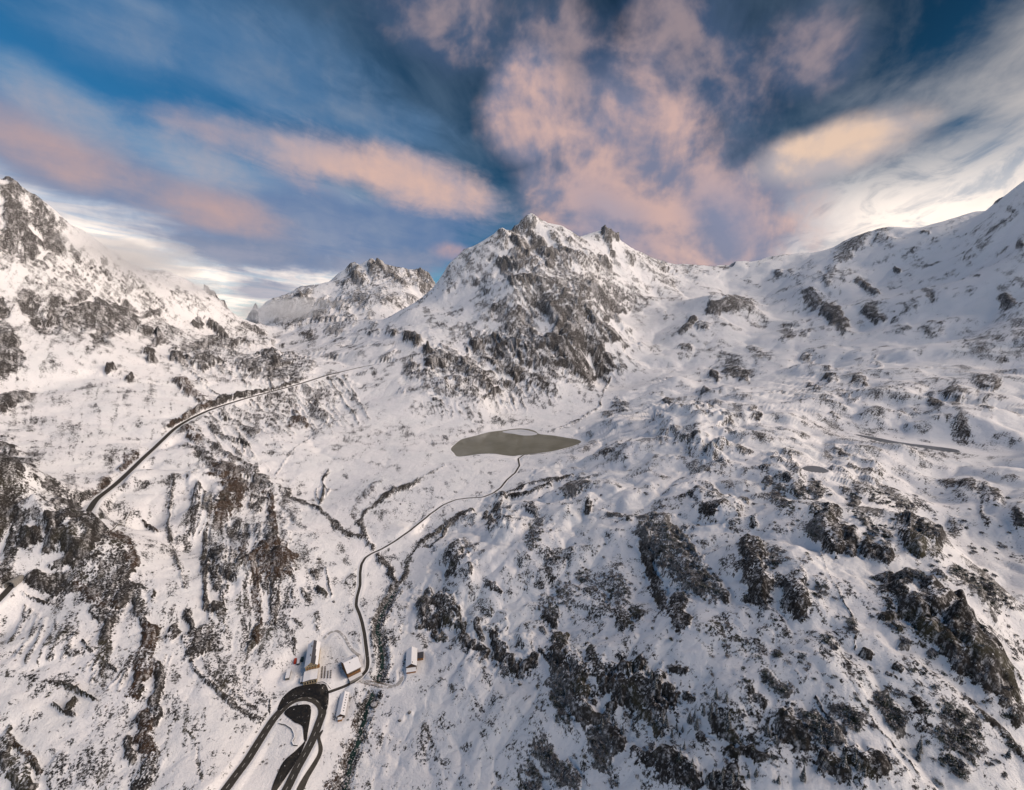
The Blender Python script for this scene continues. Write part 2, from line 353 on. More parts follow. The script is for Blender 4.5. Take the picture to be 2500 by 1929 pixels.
# arc length seen from around the camera: mostly elevation change, a little distance
vis = np.clip(1.4 - np.maximum(0, np.maximum.accumulate(Ef, 1) - Ef - 0.03) * 25, 0.12, 1)
ds = (np.abs(dE) * 1.0 + 0.055) * vis
k = np.ones(41) / 41
ds = np.apply_along_axis(lambda a: np.convolve(np.pad(a, 20, mode='edge'), k, 'valid'), 1, ds)
ds = np.apply_along_axis(lambda a: np.convolve(np.pad(a, 20, mode='edge'), k, 'valid'), 0, ds)
S = np.concatenate([np.zeros((NC, 1)), np.cumsum((ds[:, 1:] + ds[:, :-1]) / 2 * np.diff(lf), 1)], 1)
LAM = np.empty((NC, NR), np.float64)
for i in range(NC): LAM[i] = np.interp(np.linspace(0, S[i, -1], NR), S[i], lf)
TH = np.repeat(colT[:, None], NR, 1)
RR = np.exp(LAM)
X = RR * np.sin(TH); Y = RR * np.cos(TH)
Z0 = CAMZ + sample(E0, TH, LAM) * RR
# photo coordinates of the survey surface, used to carry traced outlines on to the land
cp, sp_ = math.cos(PITCH), math.sin(PITCH)
dep = Y * cp - (Z0 - CAMZ) * sp_
U0 = (CU + FOC * X / np.maximum(dep, 1)).astype(np.float32)
V0 = (CV - FOC * (Y * sp_ + (Z0 - CAMZ) * cp) / np.maximum(dep, 1)).astype(np.float32)
Xf, Yf = X.astype(np.float32), Y.astype(np.float32)
# ------------------------------------------------------------------ what lies bare of snow
# kind (R rock, B brown heath, G frosted scrub, S sparse grass through snow), cover 0-1, width px : traced line
BARE = """
K .30 90:1610,1310 1680,1420
K .30 80:1045,1480 1100,1500
K .30 50:1110,1355 1130,1390
K .32 105:1530,1670 1590,1690
K .28 70:1375,1600 1420,1720
K .30 66:2015,1290 2035,1310
K .26 60:2090,1300 2160,1340
K .30 110:2230,1450 2310,1520
K .28 90:2350,1560 2430,1650
K .28 60:1835,1340 1850,1430
K .28 50:1930,1430 1945,1475
K .28 80:1930,1770 2020,1800
K .28 80:2030,1860 2130,1880
K .28 70:1610,1840 1680,1890
K .28 60:2230,1300 2280,1320
K .25 90:1160,1550 1260,1600
K .25 70:1720,1230 1770,1245
K .25 120:1660,1020 1720,1060
K .22 60:1215,1230 1240,1270
K .26 70:1890,1140 1940,1160
K .26 60:2060,1145 2120,1160
K .30 100:90,1270 200,1320
K .25 80:500,1190 540,1210
K .22 60:540,1370 600,1400
K .22 60:640,1300 690,1380
R .9 60:23,470 39,563 23,610
R .92 68:90,515 125,595
R .8 45:62,587 70,620
R .65 36:148,548 128,585
R .6 24:183,612 190,640
R .5 40:195,650 235,668
R .55 30:253,650 262,668
R .45 55:130,640 175,668
R .45 40:60,655 110,660
R .85 48:78,750 109,808
R .88 42:148,758 132,800
R .6 20:210,721 160,752
R .9 70:195,792 285,760
R .92 40:245,830 262,805
R .85 40:331,775 335,795
R .92 20:392,836 364,861
R .55 18:345,768 385,760
R .7 24:350,820 372,815
R .92 18:515,800 548,822
R .85 16:481,788 486,800
R .8 34:486,852 562,846
R .75 32:480,890 528,884
R .85 22:424,864 442,884
R .6 16:455,895 470,905
R .75 24:595,795 640,812
R .55 20:585,832 615,838
R .65 55:607,900 690,902
R .6 45:690,905 745,898
R .8 38:652,872 675,886
R .6 34:705,876 735,886
R .75 14:452,678 475,692
R .85 12:506,711 553,742
R .5 18:380,668 410,676
R .95 58:-5,762 18,838
R .95 40:5,879 40,880
R .95 36:0,906 22,908
R .85 40:5,985 60,966
R .9 11:258,908 274,903
R .9 9:310,926 320,922
R .9 9:366,882 382,880
R .8 8:166,846 176,850
B .75 26:440,930 502,990
B .85 18:424,1032 467,1008
R .85 12:467,1007 545,976 642,957 735,931
R .8 4:553,828 584,886 600,945
R .7 4:451,886 518,953 540,968
R .6 3:430,880 470,940
R .6 3:640,900 655,950
R .6 40:655,968 700,992
R .9 4:647,980 656,1002 706,1052
B .9 20:713,1040 727,1022 741,1036
R .8 12:722,1010 728,1018
R .6 30:770,998 790,1024
R .45 40:752,952 805,968
R .78 5:796,914 813,942 850,990 878,1034
R .6 22:578,1030 620,1052
R .65 14:540,1015 545,1024
R .6 20:555,1068 562,1080
R .75 20:586,1082 600,1090
R .8 3:571,988 635,1049 692,1099
R .8 3:706,952 739,1002 782,1061
R .7 3:744,942 801,1037 813,1061
R .6 3:600,1000 660,1060 690,1090
R .5 3:520,1020 600,1085 660,1150
B .75 25:445,1047 483,1075
R .72 22:454,1090 554,1140 623,1168 682,1192
R .85 13:523,1090 564,1116 606,1142
B .92 38:552,1152 576,1192
R .8 18:587,1150 612,1162
R .55 3:673,1158 701,1118 742,1078 789,1047 848,1011 905,985
B .93 28:560,1161 576,1190 568,1225 541,1257
R .72 30:587,1182 640,1198 696,1206
R .65 20:587,1200 656,1225
R .85 18:612,1232 626,1238
B .85 12:656,1206 667,1257 672,1290
R .92 19:582,1278 574,1310 592,1342 584,1377
B .96 13:592,1345 619,1388 630,1417 627,1457 632,1497 627,1550
R .9 5:598,1377 606,1409
R .85 22:662,1278 656,1310 670,1337
R .55 36:680,1270 699,1316
B .96 32:640,1355 654,1392 680,1380 696,1360
R .88 15:667,1417 670,1457 667,1518
R .65 25:640,1417 650,1440
R .9 7:507,1372 499,1417 504,1484
R .82 24:523,1332 539,1377 566,1398
R .78 24:525,1390 533,1427
R .88 11:550,1430 547,1484 541,1550
R .93 18:536,1480 537,1502
R .65 15:517,1484 512,1537
R .82 42:491,1556 480,1585
R .85 9:459,1497 475,1550
R .75 24:427,1532 413,1558
R .75 20:619,1562 604,1580
R .92 7:715,1562 718,1592
S .42 55:650,1480 640,1585
S .42 60:700,1450 690,1560
S .34 50:750,1340 785,1450
S .4 50:600,1490 590,1600
R .92 16:778,1440 792,1448
R .92 5:795,1390 809,1457
R .75 16:760,1398 772,1410
R .75 13:737,1441 750,1464
R .85 14:771,1505 774,1534
R .65 12:722,1512 732,1522
R .8 5:424,1163 416,1230 408,1284 421,1337 440,1396 448,1440
S .34 24:424,1163 416,1230 408,1284 421,1337 440,1396 448,1440
R .75 9:475,1257 472,1302
R .5 26:440,1320 458,1335
R .4 120:150,690 260,690
R .35 90:60,720 160,720
R .4 70:300,690 380,740
R .4 80:330,800 470,850
R .35 60:560,800 640,830
R .4 60:540,880 620,890
R .35 40:430,720 520,780
R .5 70:180,790 330,800
R .45 110:100,1250 220,1330
R .98 58:0,1120 28,1150 14,1195 0,1266
R .88 18:88,1169 130,1200 166,1228
R .65 16:72,1200 86,1206
R .85 12:98,1220 106,1228
R .98 24:178,1242 206,1262
R .96 24:123,1290 166,1276 192,1270
R .92 12:107,1344 152,1314
R .96 20:52,1328 90,1309
R .82 24:43,1271 33,1337 14,1390
R .97 42:209,1280 237,1302 273,1337 309,1385
R .84 85:210,1345 240,1385 273,1430
B .95 15:273,1309 309,1321 332,1342 328,1385
R .95 24:316,1432 297,1472
R .95 30:83,1420 133,1437 192,1416
R .75 24:130,1385 156,1372
R .92 18:174,1366 182,1382
B .92 10:190,1432 226,1456 249,1482 285,1484
R .72 28:326,1456 338,1470
R .85 11:368,1452 374,1474
R .98 22:-5,1405 22,1432
B .92 20:330,1116 304,1145
B .88 15:262,1188 232,1221
S .5 28:180,1226 205,1218
B .85 6:351,1276 380,1298
R .9 3:261,1297 285,1283 306,1273 318,1247
R .88 20:231,1493 266,1512 256,1556
R .88 21:340,1474 353,1512 369,1544
B .97 26:369,1544 353,1592 346,1640 330,1690
R .92 18:381,1624 385,1672 378,1720 378,1762
B .95 28:346,1746 359,1785 365,1828
R .85 15:320,1808 320,1851
R .82 24:381,1839 353,1897 330,1940
R .65 18:433,1536 417,1569
R .72 13:449,1560 474,1631 506,1663 551,1704 609,1753 651,1764
R .62 12:494,1605 519,1656 577,1698 641,1746
R .92 4:660,1708 657,1760
R .55 18:173,1592 224,1583
R .85 4:199,1563 237,1605 285,1633
R .88 6:112,1663 154,1669 192,1688 231,1711
R .85 6:128,1717 154,1737 180,1746
R .92 12:172,1726 180,1714
R .93 28:10,1817 19,1860
B .88 9:32,1810 64,1842 94,1883
R .85 38:48,1900 64,1926
R .85 8:17,1790 22,1776
S .48 52:144,1845 128,1920
S .38 60:20,1640 70,1660
S .33 110:224,1870 250,1910
S .24 120:260,1770 280,1800
R .65 9:481,1815 490,1905
R .72 6:449,1781 487,1817
S .5 95:513,1575 555,1672
S .4 60:600,1650 640,1700
S .3 50:380,1600 420,1650
S .3 80:420,1720 480,1780
S .25 70:300,1600 260,1660
R .85 4:45,1445 90,1464 128,1477
R .75 3:112,1460 146,1484
S .35 60:180,1500 150,1560
R .97 10:800,1267 839,1295 890,1318 913,1341
R .97 12:1018,1174 944,1209 897,1248 878,1279 893,1318 913,1345
R .6 5:1084,1135 1018,1174
B .42 17:932,1174 909,1190 878,1225 862,1263
R .97 19:917,1353 948,1388 967,1423
R .97 10:1150,1252 1104,1271 1072,1295 1041,1318 1010,1349 995,1380 983,1411 967,1439
R .97 6:1104,1271 1080,1310 1053,1334 1026,1339
R .97 7:1232,1205 1287,1186 1345,1174 1396,1158
R .97 6:1240,1213 1298,1201 1345,1182
R .8 34:967,1439 936,1489 921,1528 928,1567 936,1625 917,1684 893,1723
R .78 32:893,1723 880,1780 860,1840 838,1935
B .52 24:872,1780 840,1850 812,1935
R .97 6:802,1152 787,1174 792,1205 783,1231
R .8 3:790,1185 772,1192 775,1215 783,1226
R .8 3:792,1190 805,1195 796,1210
R .97 9:690,1212 730,1221 759,1235 778,1243 802,1264 814,1285 844,1302 887,1309
S .35 26:700,1240 770,1320
R .5 26:690,1230 720,1262
R .8 15:1224,1213 1205,1256 1197,1285
R .6 28:1222,1262 1236,1274
R .92 9:1185,1252 1186,1270
R .72 20:1296,1244 1306,1252
R .45 24:1130,1271 1150,1268
G .75 32:1396,1192 1428,1180
G .6 16:1366,1200 1378,1206
R .92 13:1438,1230 1440,1244
G .68 32:1314,1279 1302,1328
R .8 24:1119,1346 1104,1390
R .82 12:1143,1392 1146,1402
G .7 14:1132,1337 1146,1336
R .9 28:1034,1486 1053,1526
R .75 38:1065,1468 1092,1503
R .82 24:1106,1484 1116,1494
G .65 12:1041,1448 1018,1480
R .85 17:1066,1552 1078,1560
R .93 13:1119,1518 1131,1554
R .96 10:1162,1526 1174,1569
R .84 28:1203,1565 1222,1589
R .88 15:1131,1563 1185,1600
R .84 18:1220,1606 1267,1633 1296,1618
R .82 7:1294,1567 1310,1620
R .92 9:1326,1536 1332,1544
R .92 8:1341,1600 1349,1627
R .68 17:1189,1423 1220,1444
R .6 42:1345,1372 1384,1349
R .93 14:1350,1368 1362,1366
G .55 38:1416,1395 1430,1408
R .82 28:1340,1500 1350,1510
G .62 44:1330,1470 1344,1480
G .55 52:1376,1445 1392,1456
R .6 56:1455,1462 1470,1478
R .72 38:1514,1502 1526,1514
R .65 34:1552,1484 1564,1494
G .62 66:1490,1430 1512,1446
G .8 66:1605,1295 1640,1350 1690,1420
R .93 19:1570,1300 1590,1400 1620,1482
R .95 33:1650,1478 1664,1516
R .88 24:1758,1438 1772,1462
G .78 56:1700,1400 1740,1440
G .92 10:1490,1255 1560,1270 1650,1290 1695,1345
R .96 27:1363,1557 1372,1651 1404,1714 1432,1760
R .94 32:1458,1756 1468,1768
R .84 38:1404,1635 1425,1698
R .98 21:1435,1579 1457,1645 1470,1678
R .88 28:1482,1635 1501,1678
R .93 28:1530,1635 1560,1618
R .98 76:1532,1698 1582,1703
R .97 33:1626,1690 1640,1700
R .93 15:1604,1712 1610,1722
R .93 13:1637,1637 1675,1638
R .9 16:1684,1694 1694,1702
R .98 42:1488,1790 1502,1806
R .84 28:1551,1833 1592,1851
R .95 33:1614,1835 1661,1880 1695,1912
R .93 11:1598,1765 1600,1788
R .96 19:1704,1794 1712,1804
R .93 20:1744,1757 1754,1766
R .96 24:1784,1832 1796,1842
R .88 24:1780,1790 1792,1800
R .93 56:1755,1920 1790,1925
G .84 38:1356,1670 1385,1765
G .78 38:1451,1790 1476,1858
G .84 38:1316,1824 1363,1871 1396,1906
G .7 40:1290,1880 1310,1930
R .92 9:1319,1588 1344,1622
R .92 11:1324,1540 1332,1548
R .88 54:2018,1285 2038,1328
G .84 24:1986,1290 1992,1310
R .96 24:2074,1312 2078,1345
R .84 28:2117,1338 2174,1362
G .65 42:2125,1282 2158,1308
G .84 11:2082,1256 2148,1260
R .72 32:2195,1272 2234,1332
R .93 28:2255,1302 2292,1322
G .65 24:2230,1275 2290,1298
G .65 26:2070,1198 2156,1217 2228,1246
G .84 18:2078,1222 2088,1230
G .8 32:1897,1200 1921,1240
G .74 19:1872,1172 1882,1180
G .78 28:1986,1184 1994,1198
G .55 36:1950,1202 1966,1212
R .85 11:1918,1173 1926,1178
R .72 17:1887,1128 1946,1160
R .84 13:2078,1143 2126,1160
R .65 18:2039,1101 2072,1118
R .65 17:1916,1104 1928,1112
R .45 24:1808,1090 1826,1098
R .88 20:1726,1250 1769,1240
R .52 32:1700,1144 1716,1152
R .6 22:1730,1190 1742,1198
R .74 13:1813,1210 1821,1217
R .65 16:1838,1266 1845,1280
R .8 50:1833,1330 1845,1400 1852,1447
R .93 32:1846,1440 1854,1458
G .84 20:1893,1366 1897,1382
R .85 12:1897,1418 1901,1432
R .74 42:1930,1439 1946,1488
G .8 26:1996,1438 2004,1448
R .64 18:1970,1372 1977,1382
R .88 56:2176,1420 2195,1470
R .95 38:2214,1490 2273,1539
R .84 70:2273,1459 2331,1517 2390,1595 2448,1675
R .88 36:2312,1575 2409,1655
G .74 38:2390,1420 2448,1480
G .74 24:2323,1393 2409,1420
G .8 28:2207,1404 2254,1412
R .88 20:2158,1500 2170,1504
R .88 12:2189,1520 2193,1530
G .74 18:2200,1565 2214,1571
G .7 13:2270,1590 2277,1593
R .84 14:2113,1588 2122,1594
G .74 18:2072,1520 2077,1540
G .64 16:1896,1588 1902,1602
G .7 15:2016,1556 2024,1564
G .7 15:2033,1570 2038,1580
R .93 9:2386,1194 2390,1237 2409,1293
R .88 32:2408,1212 2420,1222
R .74 28:2350,1195 2364,1202
G .84 28:2487,1262 2490,1284
R .55 36:2324,1278 2340,1290
R .84 3:2000,1338 2024,1420 2078,1498 2090,1578
R .93 20:1816,1676 1828,1694
G .93 20:1864,1648 1913,1690
R .98 33:1913,1767 1958,1815
G .9 42:1971,1759 2033,1802
R .97 23:1806,1833 1864,1851
R .84 18:1850,1708 1860,1720
R .95 33:2012,1862 2053,1888
R .84 38:2074,1862 2156,1884
G .84 33:2053,1738 2094,1765
G .84 33:2148,1705 2197,1773
R .93 15:2239,1714 2264,1753
G .74 38:2300,1792 2383,1835
G .65 28:2300,1730 2383,1782
R .84 18:2362,1718 2445,1788 2500,1864
R .84 28:2480,1740 2492,1754
G .7 24:2300,1841 2354,1885
R .93 13:2192,1632 2202,1640
R .85 5:2165,1640 2190,1658
R .96 26:2403,1648 2457,1716
R .92 4:1991,1652 2066,1681 2103,1730 2156,1804 2218,1862 2245,1902
R .88 4:1938,1640 1963,1672
R .9 4:1991,1697 2029,1760
R 0.28 110:1380,1380 1480,1460
R 0.28 90:1300,1360 1360,1420
R 0.24 90:1100,1420 1180,1480
R 0.28 120:1400,1600 1520,1700
R 0.28 110:1560,1780 1700,1830
R 0.28 110:1750,1700 1850,1780
R 0.27 120:1900,1800 2050,1850
R 0.24 110:2250,1740 2380,1800
R .5 120:2280,1480 2380,1580
R 0.24 90:1880,1150 2000,1200
R 0.24 80:2080,1180 2240,1260
R 0.28 60:1720,1200 1800,1260
R 0.24 90:1680,1090 1780,1160
S .5 85:1770,1530 1850,1605
S .42 90:1940,1560 2000,1605
S .3 60:2060,1600 2100,1640
S .4 100:2230,1620 2300,1680
R .55 42:1298,538 1267,580
R .88 36:1302,570 1325,609 1345,638
R .6 20:1345,578 1384,642
R .74 32:1278,600 1290,612
R .84 11:1252,590 1290,630
R .74 18:1262,640 1272,650
R .45 18:1224,568 1234,578
R .4 40:1294,675 1228,734 1209,765
R .88 28:1306,741 1345,765 1368,798
R .78 38:1267,772 1290,811 1318,852
R .78 46:1364,718 1407,751
R .74 32:1462,702 1481,734 1512,755
R .84 26:1423,753 1462,796 1501,829
R .58 42:1512,726 1530,742
R .88 52:1376,804 1423,831 1462,870 1481,899
R .84 46:1345,850 1403,889 1433,911
R .84 30:1150,827 1174,858 1213,883
R .74 32:1135,889 1174,922
R .84 33:1259,913 1298,920 1331,946
R .54 24:1228,936 1267,950
R .68 37:1049,881 1080,874
R .58 42:1034,920 1104,961
R .64 33:1123,948 1158,969
R .44 28:998,905 1008,914
R .64 18:1062,976 1070,984
R .74 20:1018,843 991,823
R .54 18:948,810 958,814
R .38 18:905,810 915,813
R .26 85:1170,644 1092,687
R .36 18:1150,687 1189,704
R .64 15:1477,578 1493,615
R .74 6:1470,570 1512,590
R .32 28:1612,658 1624,668
R .3 55:1462,667 1540,702
R .64 33:1340,944 1352,952
R .92 5:1230,950 1166,983
R .4 3:1240,955 1262,1000
R .4 3:1256,952 1285,1004
R .4 3:1275,955 1305,1000
R .4 3:1215,962 1240,1005
R .4 3:1200,970 1222,1008
R .4 3:1295,955 1330,1000
R .70 5:1337,1057 1384,1037 1423,1022 1462,994 1473,955 1490,925
R .64 28:1502,990 1516,998
R .6 18:1476,1008 1488,1014
R .74 12:1625,976 1634,982
R .74 9:1477,1107 1540,1080
S .4 22:1060,1078 1110,1062 1170,1044
S .3 30:1200,1030 1300,1025
S .25 60:850,1080 1000,1060
R .66 60:1280,640 1330,700 1400,720
R .72 70:1330,720 1400,790 1450,840
R .6 80:1230,760 1280,840 1330,900
R .66 60:1420,690 1480,760
R .55 60:1500,700 1560,740
R .55 70:1180,850 1240,900
R .6 70:1080,880 1180,930
R .42 60:1200,700 1260,720
R .35 60:1130,640 1100,690
R .5 36:1390,600 1450,650 1500,690
R .3 60:1560,640 1640,690
R .35 30:1240,580 1215,640 1195,700
R .6 40:860,660 880,690
R .6 50:930,665 1040,690
R .4 60:840,720 980,740
R .45 60:700,780 820,800
R .45 60:660,745 740,740
R .5 34:1390,920 1440,940
R .64 20:909,648 917,672
R .74 26:858,667 878,697
R .92 13:928,655 934,664
R .74 24:948,675 987,697
R .88 18:1026,675 1050,692
R .84 11:993,665 998,672
R .44 28:831,749 858,782
R .38 24:893,776 902,786
R .74 22:806,806 820,808
R .84 18:610,770 620,774
R .74 13:728,730 738,733
R .54 24:790,746 808,756
R .74 18:810,806 826,812
R .84 20:745,818 760,824
R .84 37:1747,750 1786,739 1826,750
R .64 24:1714,784 1728,796
R .84 17:1662,801 1692,774
R .64 24:1666,844 1682,854
R .88 17:1739,910 1748,920
R .84 28:1782,906 1818,919
R .44 38:1838,860 1854,876
R .38 58:1765,878 1792,890
R .48 28:1922,813 1970,805
R .64 24:1966,872 1982,879
R .84 42:1974,726 1990,738
R .88 42:2024,758 2060,791
R .78 33:2117,750 2139,776
R .84 15:2098,688 2138,713
R .54 28:2039,653 2020,690
R .54 33:2109,571 2059,618 2031,667
R .54 37:2150,574 2164,584
R .84 9:2248,569 2268,573
R .84 9:2183,655 2192,660
R .84 20:2262,716 2270,732
R .44 42:2272,795 2292,808
R .38 38:2188,782 2204,790
R .54 17:1895,657 1903,666
R .44 24:1924,666 1938,674
R .5 4:2253,657 2351,630 2428,595
R .4 5:2281,700 2330,692 2390,680
R .4 4:2300,720 2380,705
R .3 4:2200,620 2300,600
R .3 4:2320,580 2400,560
R .84 24:2450,728 2464,736
R .38 58:2468,750 2490,795
R .38 50:2480,810 2500,850
R .54 18:2464,512 2474,524
R .74 15:2493,590 2500,602
R .74 8:2428,495 2440,490
R .74 24:2025,920 2038,925
R .74 20:2092,924 2105,929
R .54 24:1978,934 1993,941
R .44 18:2132,880 2143,887
R .84 33:2398,934 2420,942
R .78 33:2322,957 2342,966
R .78 26:2274,976 2290,985
R .64 28:2396,984 2416,993
R .58 24:2070,962 2086,969
R .64 18:2033,1004 2046,1011
R .44 38:2205,1000 2225,1008
R .84 24:2344,1039 2360,1046
R .54 18:1838,997 1852,1004
R .84 13:1720,950 1729,958
R .54 15:1770,1024 1781,1031
S .3 140:2020,980 2380,950
S .34 100:2400,850 2500,820
S .26 120:1700,980 1850,1050
S .26 120:2050,1080 2300,1150
S .22 120:1420,1130 1600,1120
S .2 140:900,1250 1050,1240
S .3 60:860,1420 900,1560
S .34 36:985,1480 960,1560
S .3 120:600,1300 700,1350
S .2 120:250,1060 120,1090
S .32 60:200,1160 290,1130
S .16 160:150,950 350,960
S .25 100:1150,1700 1250,1800
S .3 70:1040,1800 1080,1900
"""
_r = random.Random(41)
def _rills(n, line, ang, la, lb, wa, wb, pa, pb):
    """run-off lines: start along a traced line, fall in one direction"""
    out = []
    for _ in range(n):
        k = _r.randrange(len(line) - 1); f = _r.random(); (a, b), (c, d) = line[k], line[k + 1]
        u, v = a + (c - a) * f, b + (d - b) * f; an = R(ang + _r.gauss(0, 7)); L = _r.uniform(la, lb)
        mid = (u + L * .5 * math.cos(an) + _r.gauss(0, 3), v + L * .5 * math.sin(an))
        out.append('R %.2f %.1f:%.0f,%.0f %.0f,%.0f %.0f,%.0f' % (_r.uniform(pa, pb), _r.uniform(wa, wb), u, v, mid[0], mid[1], u + L * math.cos(an), v + L * math.sin(an)))
    return '\n'.join(out) + '\n'
BARE += _rills(46, [(440, 1040), (516, 1005), (604, 978), (670, 962), (730, 945), (860, 915)], 46, 50, 150, 5.2, 8, .30, .55)
BARE += _rills(40, [(420, 860), (520, 860), (640, 880), (740, 890)], 62, 30, 90, 5.2, 9, .3, .6)
BARE += _rills(46, [(1000, 985), (1100, 985), (1180, 978), (1250, 955), (1350, 952), (1450, 935)], 66, 22, 52, 5.2, 7, .25, .45)
BARE += _rills(60, [(1180, 640), (1300, 640), (1330, 600), (1400, 620), (1480, 640)], 54, 40, 150, 6, 12, .4, .72)
BARE += _rills(30, [(1020, 860), (1150, 830), (1260, 830), (1320, 870)], 58, 30, 80, 6, 11, .4, .7)
BARE += _rills(46, [(480, 1180), (560, 1290), (640, 1280), (700, 1330)], 94, 60, 170, 6, 11, .45, .8)
BARE += _rills(36, [(60, 1480), (220, 1560), (330, 1600), (420, 1600)], 118, 40, 120, 6, 10, .3, .6)
def ramp(a, b, x):
    t = np.clip((x - a) / (b - a), 0, 1); return t * t * (3 - 2 * t)
# wobble that frays every traced edge (world-anchored)
def wobble(s):
    o = np.zeros(TH.shape, np.float32)
    for px, am in ((70, 9), (26, 6), (10, 4), (5, 2.0)):
        o += am * perlin(TH * FOC / px, LAM * FOC / px, s)
    return o
WX, WY = wobble(3), wobble(5)
VARW = np.clip(0.7 * perlin(TH * FOC / 34, LAM * FOC / 34, 14) + 0.5 * perlin(TH * FOC / 15, LAM * FOC / 15, 15), -0.8, 0.9)
COV = np.zeros(TH.shape, np.float32); BRN = np.zeros_like(COV); SCR = np.zeros_like(COV); KNOB = np.zeros_like(COV)
def seg_dist(u, v, px):
    d = None
    if len(px) == 1: return np.hypot(u - px[0][0], v - px[0][1])
    for (a, b), (c, e) in zip(px[:-1], px[1:]):
        ex, ey = c - a, e - b; L = ex * ex + ey * ey + 1e-6
        t = np.clip(((u - a) * ex + (v - b) * ey) / L, 0, 1)
        q = np.hypot(u - a - t * ex, v - b - t * ey)
        d = q if d is None else np.minimum(d, q)
    return d
def window(px, w, lam_pad=0.06):
    th, la = [], []
    for u, v in px:
        c = cast(min(max(u, -400), 2900), v)
        if c is None: c = cast(u, v + 6) or cast(u, v + 14)
        if c is None: continue
        th.append(math.atan2(c.x, c.y)); la.append(math.log(math.hypot(c.x, c.y)))
    if not th: return None
    m = (w * 0.6 + 22) / FOC
    i0 = max(0, int(np.searchsorted(colT, min(th) - m))); i1 = min(NC, int(np.searchsorted(colT, max(th) + m)) + 1)
    if i1 <= i0: return None
    lo, hi = min(la) - lam_pad - w / 900, max(la) + lam_pad + w / 900
    j0 = max(0, int(min(np.searchsorted(LAM[i0], lo), np.searchsorted(LAM[i1 - 1], lo)) - 4)); j1 = min(NR, int(max(np.searchsorted(LAM[i0], hi), np.searchsorted(LAM[i1 - 1], hi)) + 4))
    if j1 <= j0: return None
    return slice(i0, i1), slice(j0, j1), np.mean(np.exp(la))
for line in sorted(BARE.strip().splitlines(), key=lambda l: l[0] == 'K'):
    head, body = line.split(':')
    kind, p, w = head.split(); p = float(p); w = float(w)
    px = [tuple(map(float, q.split(','))) for q in body.split()]
    mu = sum(q[0] for q in px) / len(px); mv = sum(q[1] for q in px) / len(px)
    if kind in 'RB' and p >= 0.8 and mu < 740 and mv > 1130 and w > 6: w *= 1.6
    elif kind in 'RG' and p >= 0.72 and mu > 1000 and mv > 1180 and w > 9: w *= 1.22
    wn = window(px, w)
    if wn is None: continue
    si, sj, dist = wn
    k = max(0.35, min(1.0, w / 22)) if kind != 'K' else 1.0
    if w <= 5 and p < 0.96: p *= 0.62 if (mu < 900 and mv < 1100) else 0.85
    uu = U0[si, sj] + WX[si, sj] * k; vv = V0[si, sj] + WY[si, sj] * k
    D = seg_dist(uu, vv, px) / (w / 2)
    D = D / (1.0 + 0.75 * VARW[si, sj])
    if kind == 'K':
        KNOB[si, sj] += 0.9 * p * w * dist / FOC * ramp(1.25, 0.35, D) * (0.8 + 0.5 * perlin(U0[si, sj] / 40, V0[si, sj] / 40, 90)); continue
    if kind == 'S':
        f = ramp(1.5, 0.3, D); COV[si, sj] = np.maximum(COV[si, sj], p * 0.85 * f)
    else:
        f = ramp(1.45, 0.45, D); old = COV[si, sj]
        COV[si, sj] = np.maximum(old, 0.92 * p * f)
        halo = ramp(3.0, 0.9, D) * 0.26 * p; COV[si, sj] = np.maximum(COV[si, sj], halo)
        if w > 12:
            hm = min(w, 45) * dist / FOC
            KNOB[si, sj] = np.maximum(KNOB[si, sj], (0.04 if mu < 760 else 0.16 if kind == 'R' else 0.06) * hm * min(1.0, 700 / dist) * ramp(1.35, 0.45, D) * p)
    if kind == 'B': BRN[si, sj] = np.maximum(BRN[si, sj], ramp(1.6, 0.8, D))
    if kind == 'G': SCR[si, sj] = np.maximum(SCR[si, sj], ramp(1.5, 0.8, D))
# ------------------------------------------------------------------ land units, roughness, relief
lab_names = ['v', 'l', 'm', 'c', 'd', 'g', 'h']
ROUGH = dict(v=0.42, l=0.9, m=1.15, c=1.5, d=1.5, g=0.85, h=1.15)
gTT, gLL = np.meshgrid(gT, gL, indexing='ij')
wob = 0.03 * perlin(gTT * 14, gLL * 14, 21) + 0.012 * perlin(gTT * 50, gLL * 50, 22)
best = np.full(gTT.shape, 9.0); LABEL = np.zeros(gTT.shape, np.int32)
for t, l, un in zip(cT, cL, unit):
    q = np.hypot(gTT + wob - t, gLL + wob[::-1] - l)
    m = q < best; best[m] = q[m]; LABEL[m] = lab_names.index(un)
RG = np.array([ROUGH[a] for a in lab_names], np.float32)[LABEL]
for ax in (0, 1):
    kk = np.ones(15) / 15
    RG = np.apply_along_axis(lambda a: np.convolve(np.pad(a, 7, mode='edge'), kk, 'valid'), ax, RG)
rough = sample(RG, TH, LAM)
BILLOW = dict(v=0.5, l=0.65, m=0.3, c=0.1, d=0.1, g=0.8, h=1.0)
bw = sample(np.array([BILLOW[a] for a in lab_names], np.float32)[LABEL], TH, LAM)
rock = np.clip(COV, 0, 1)
Dm = np.zeros(TH.shape, np.float32)
qx = Xf + 14 * perlin(Xf / 90, Yf / 90, 31) + RR * 0.012 * perlin(TH * 30, LAM * 30, 33)
qy = Yf + 14 * perlin(Xf / 90, Yf / 90, 32) + RR * 0.012 * perlin(TH * 30, LAM * 30, 34)
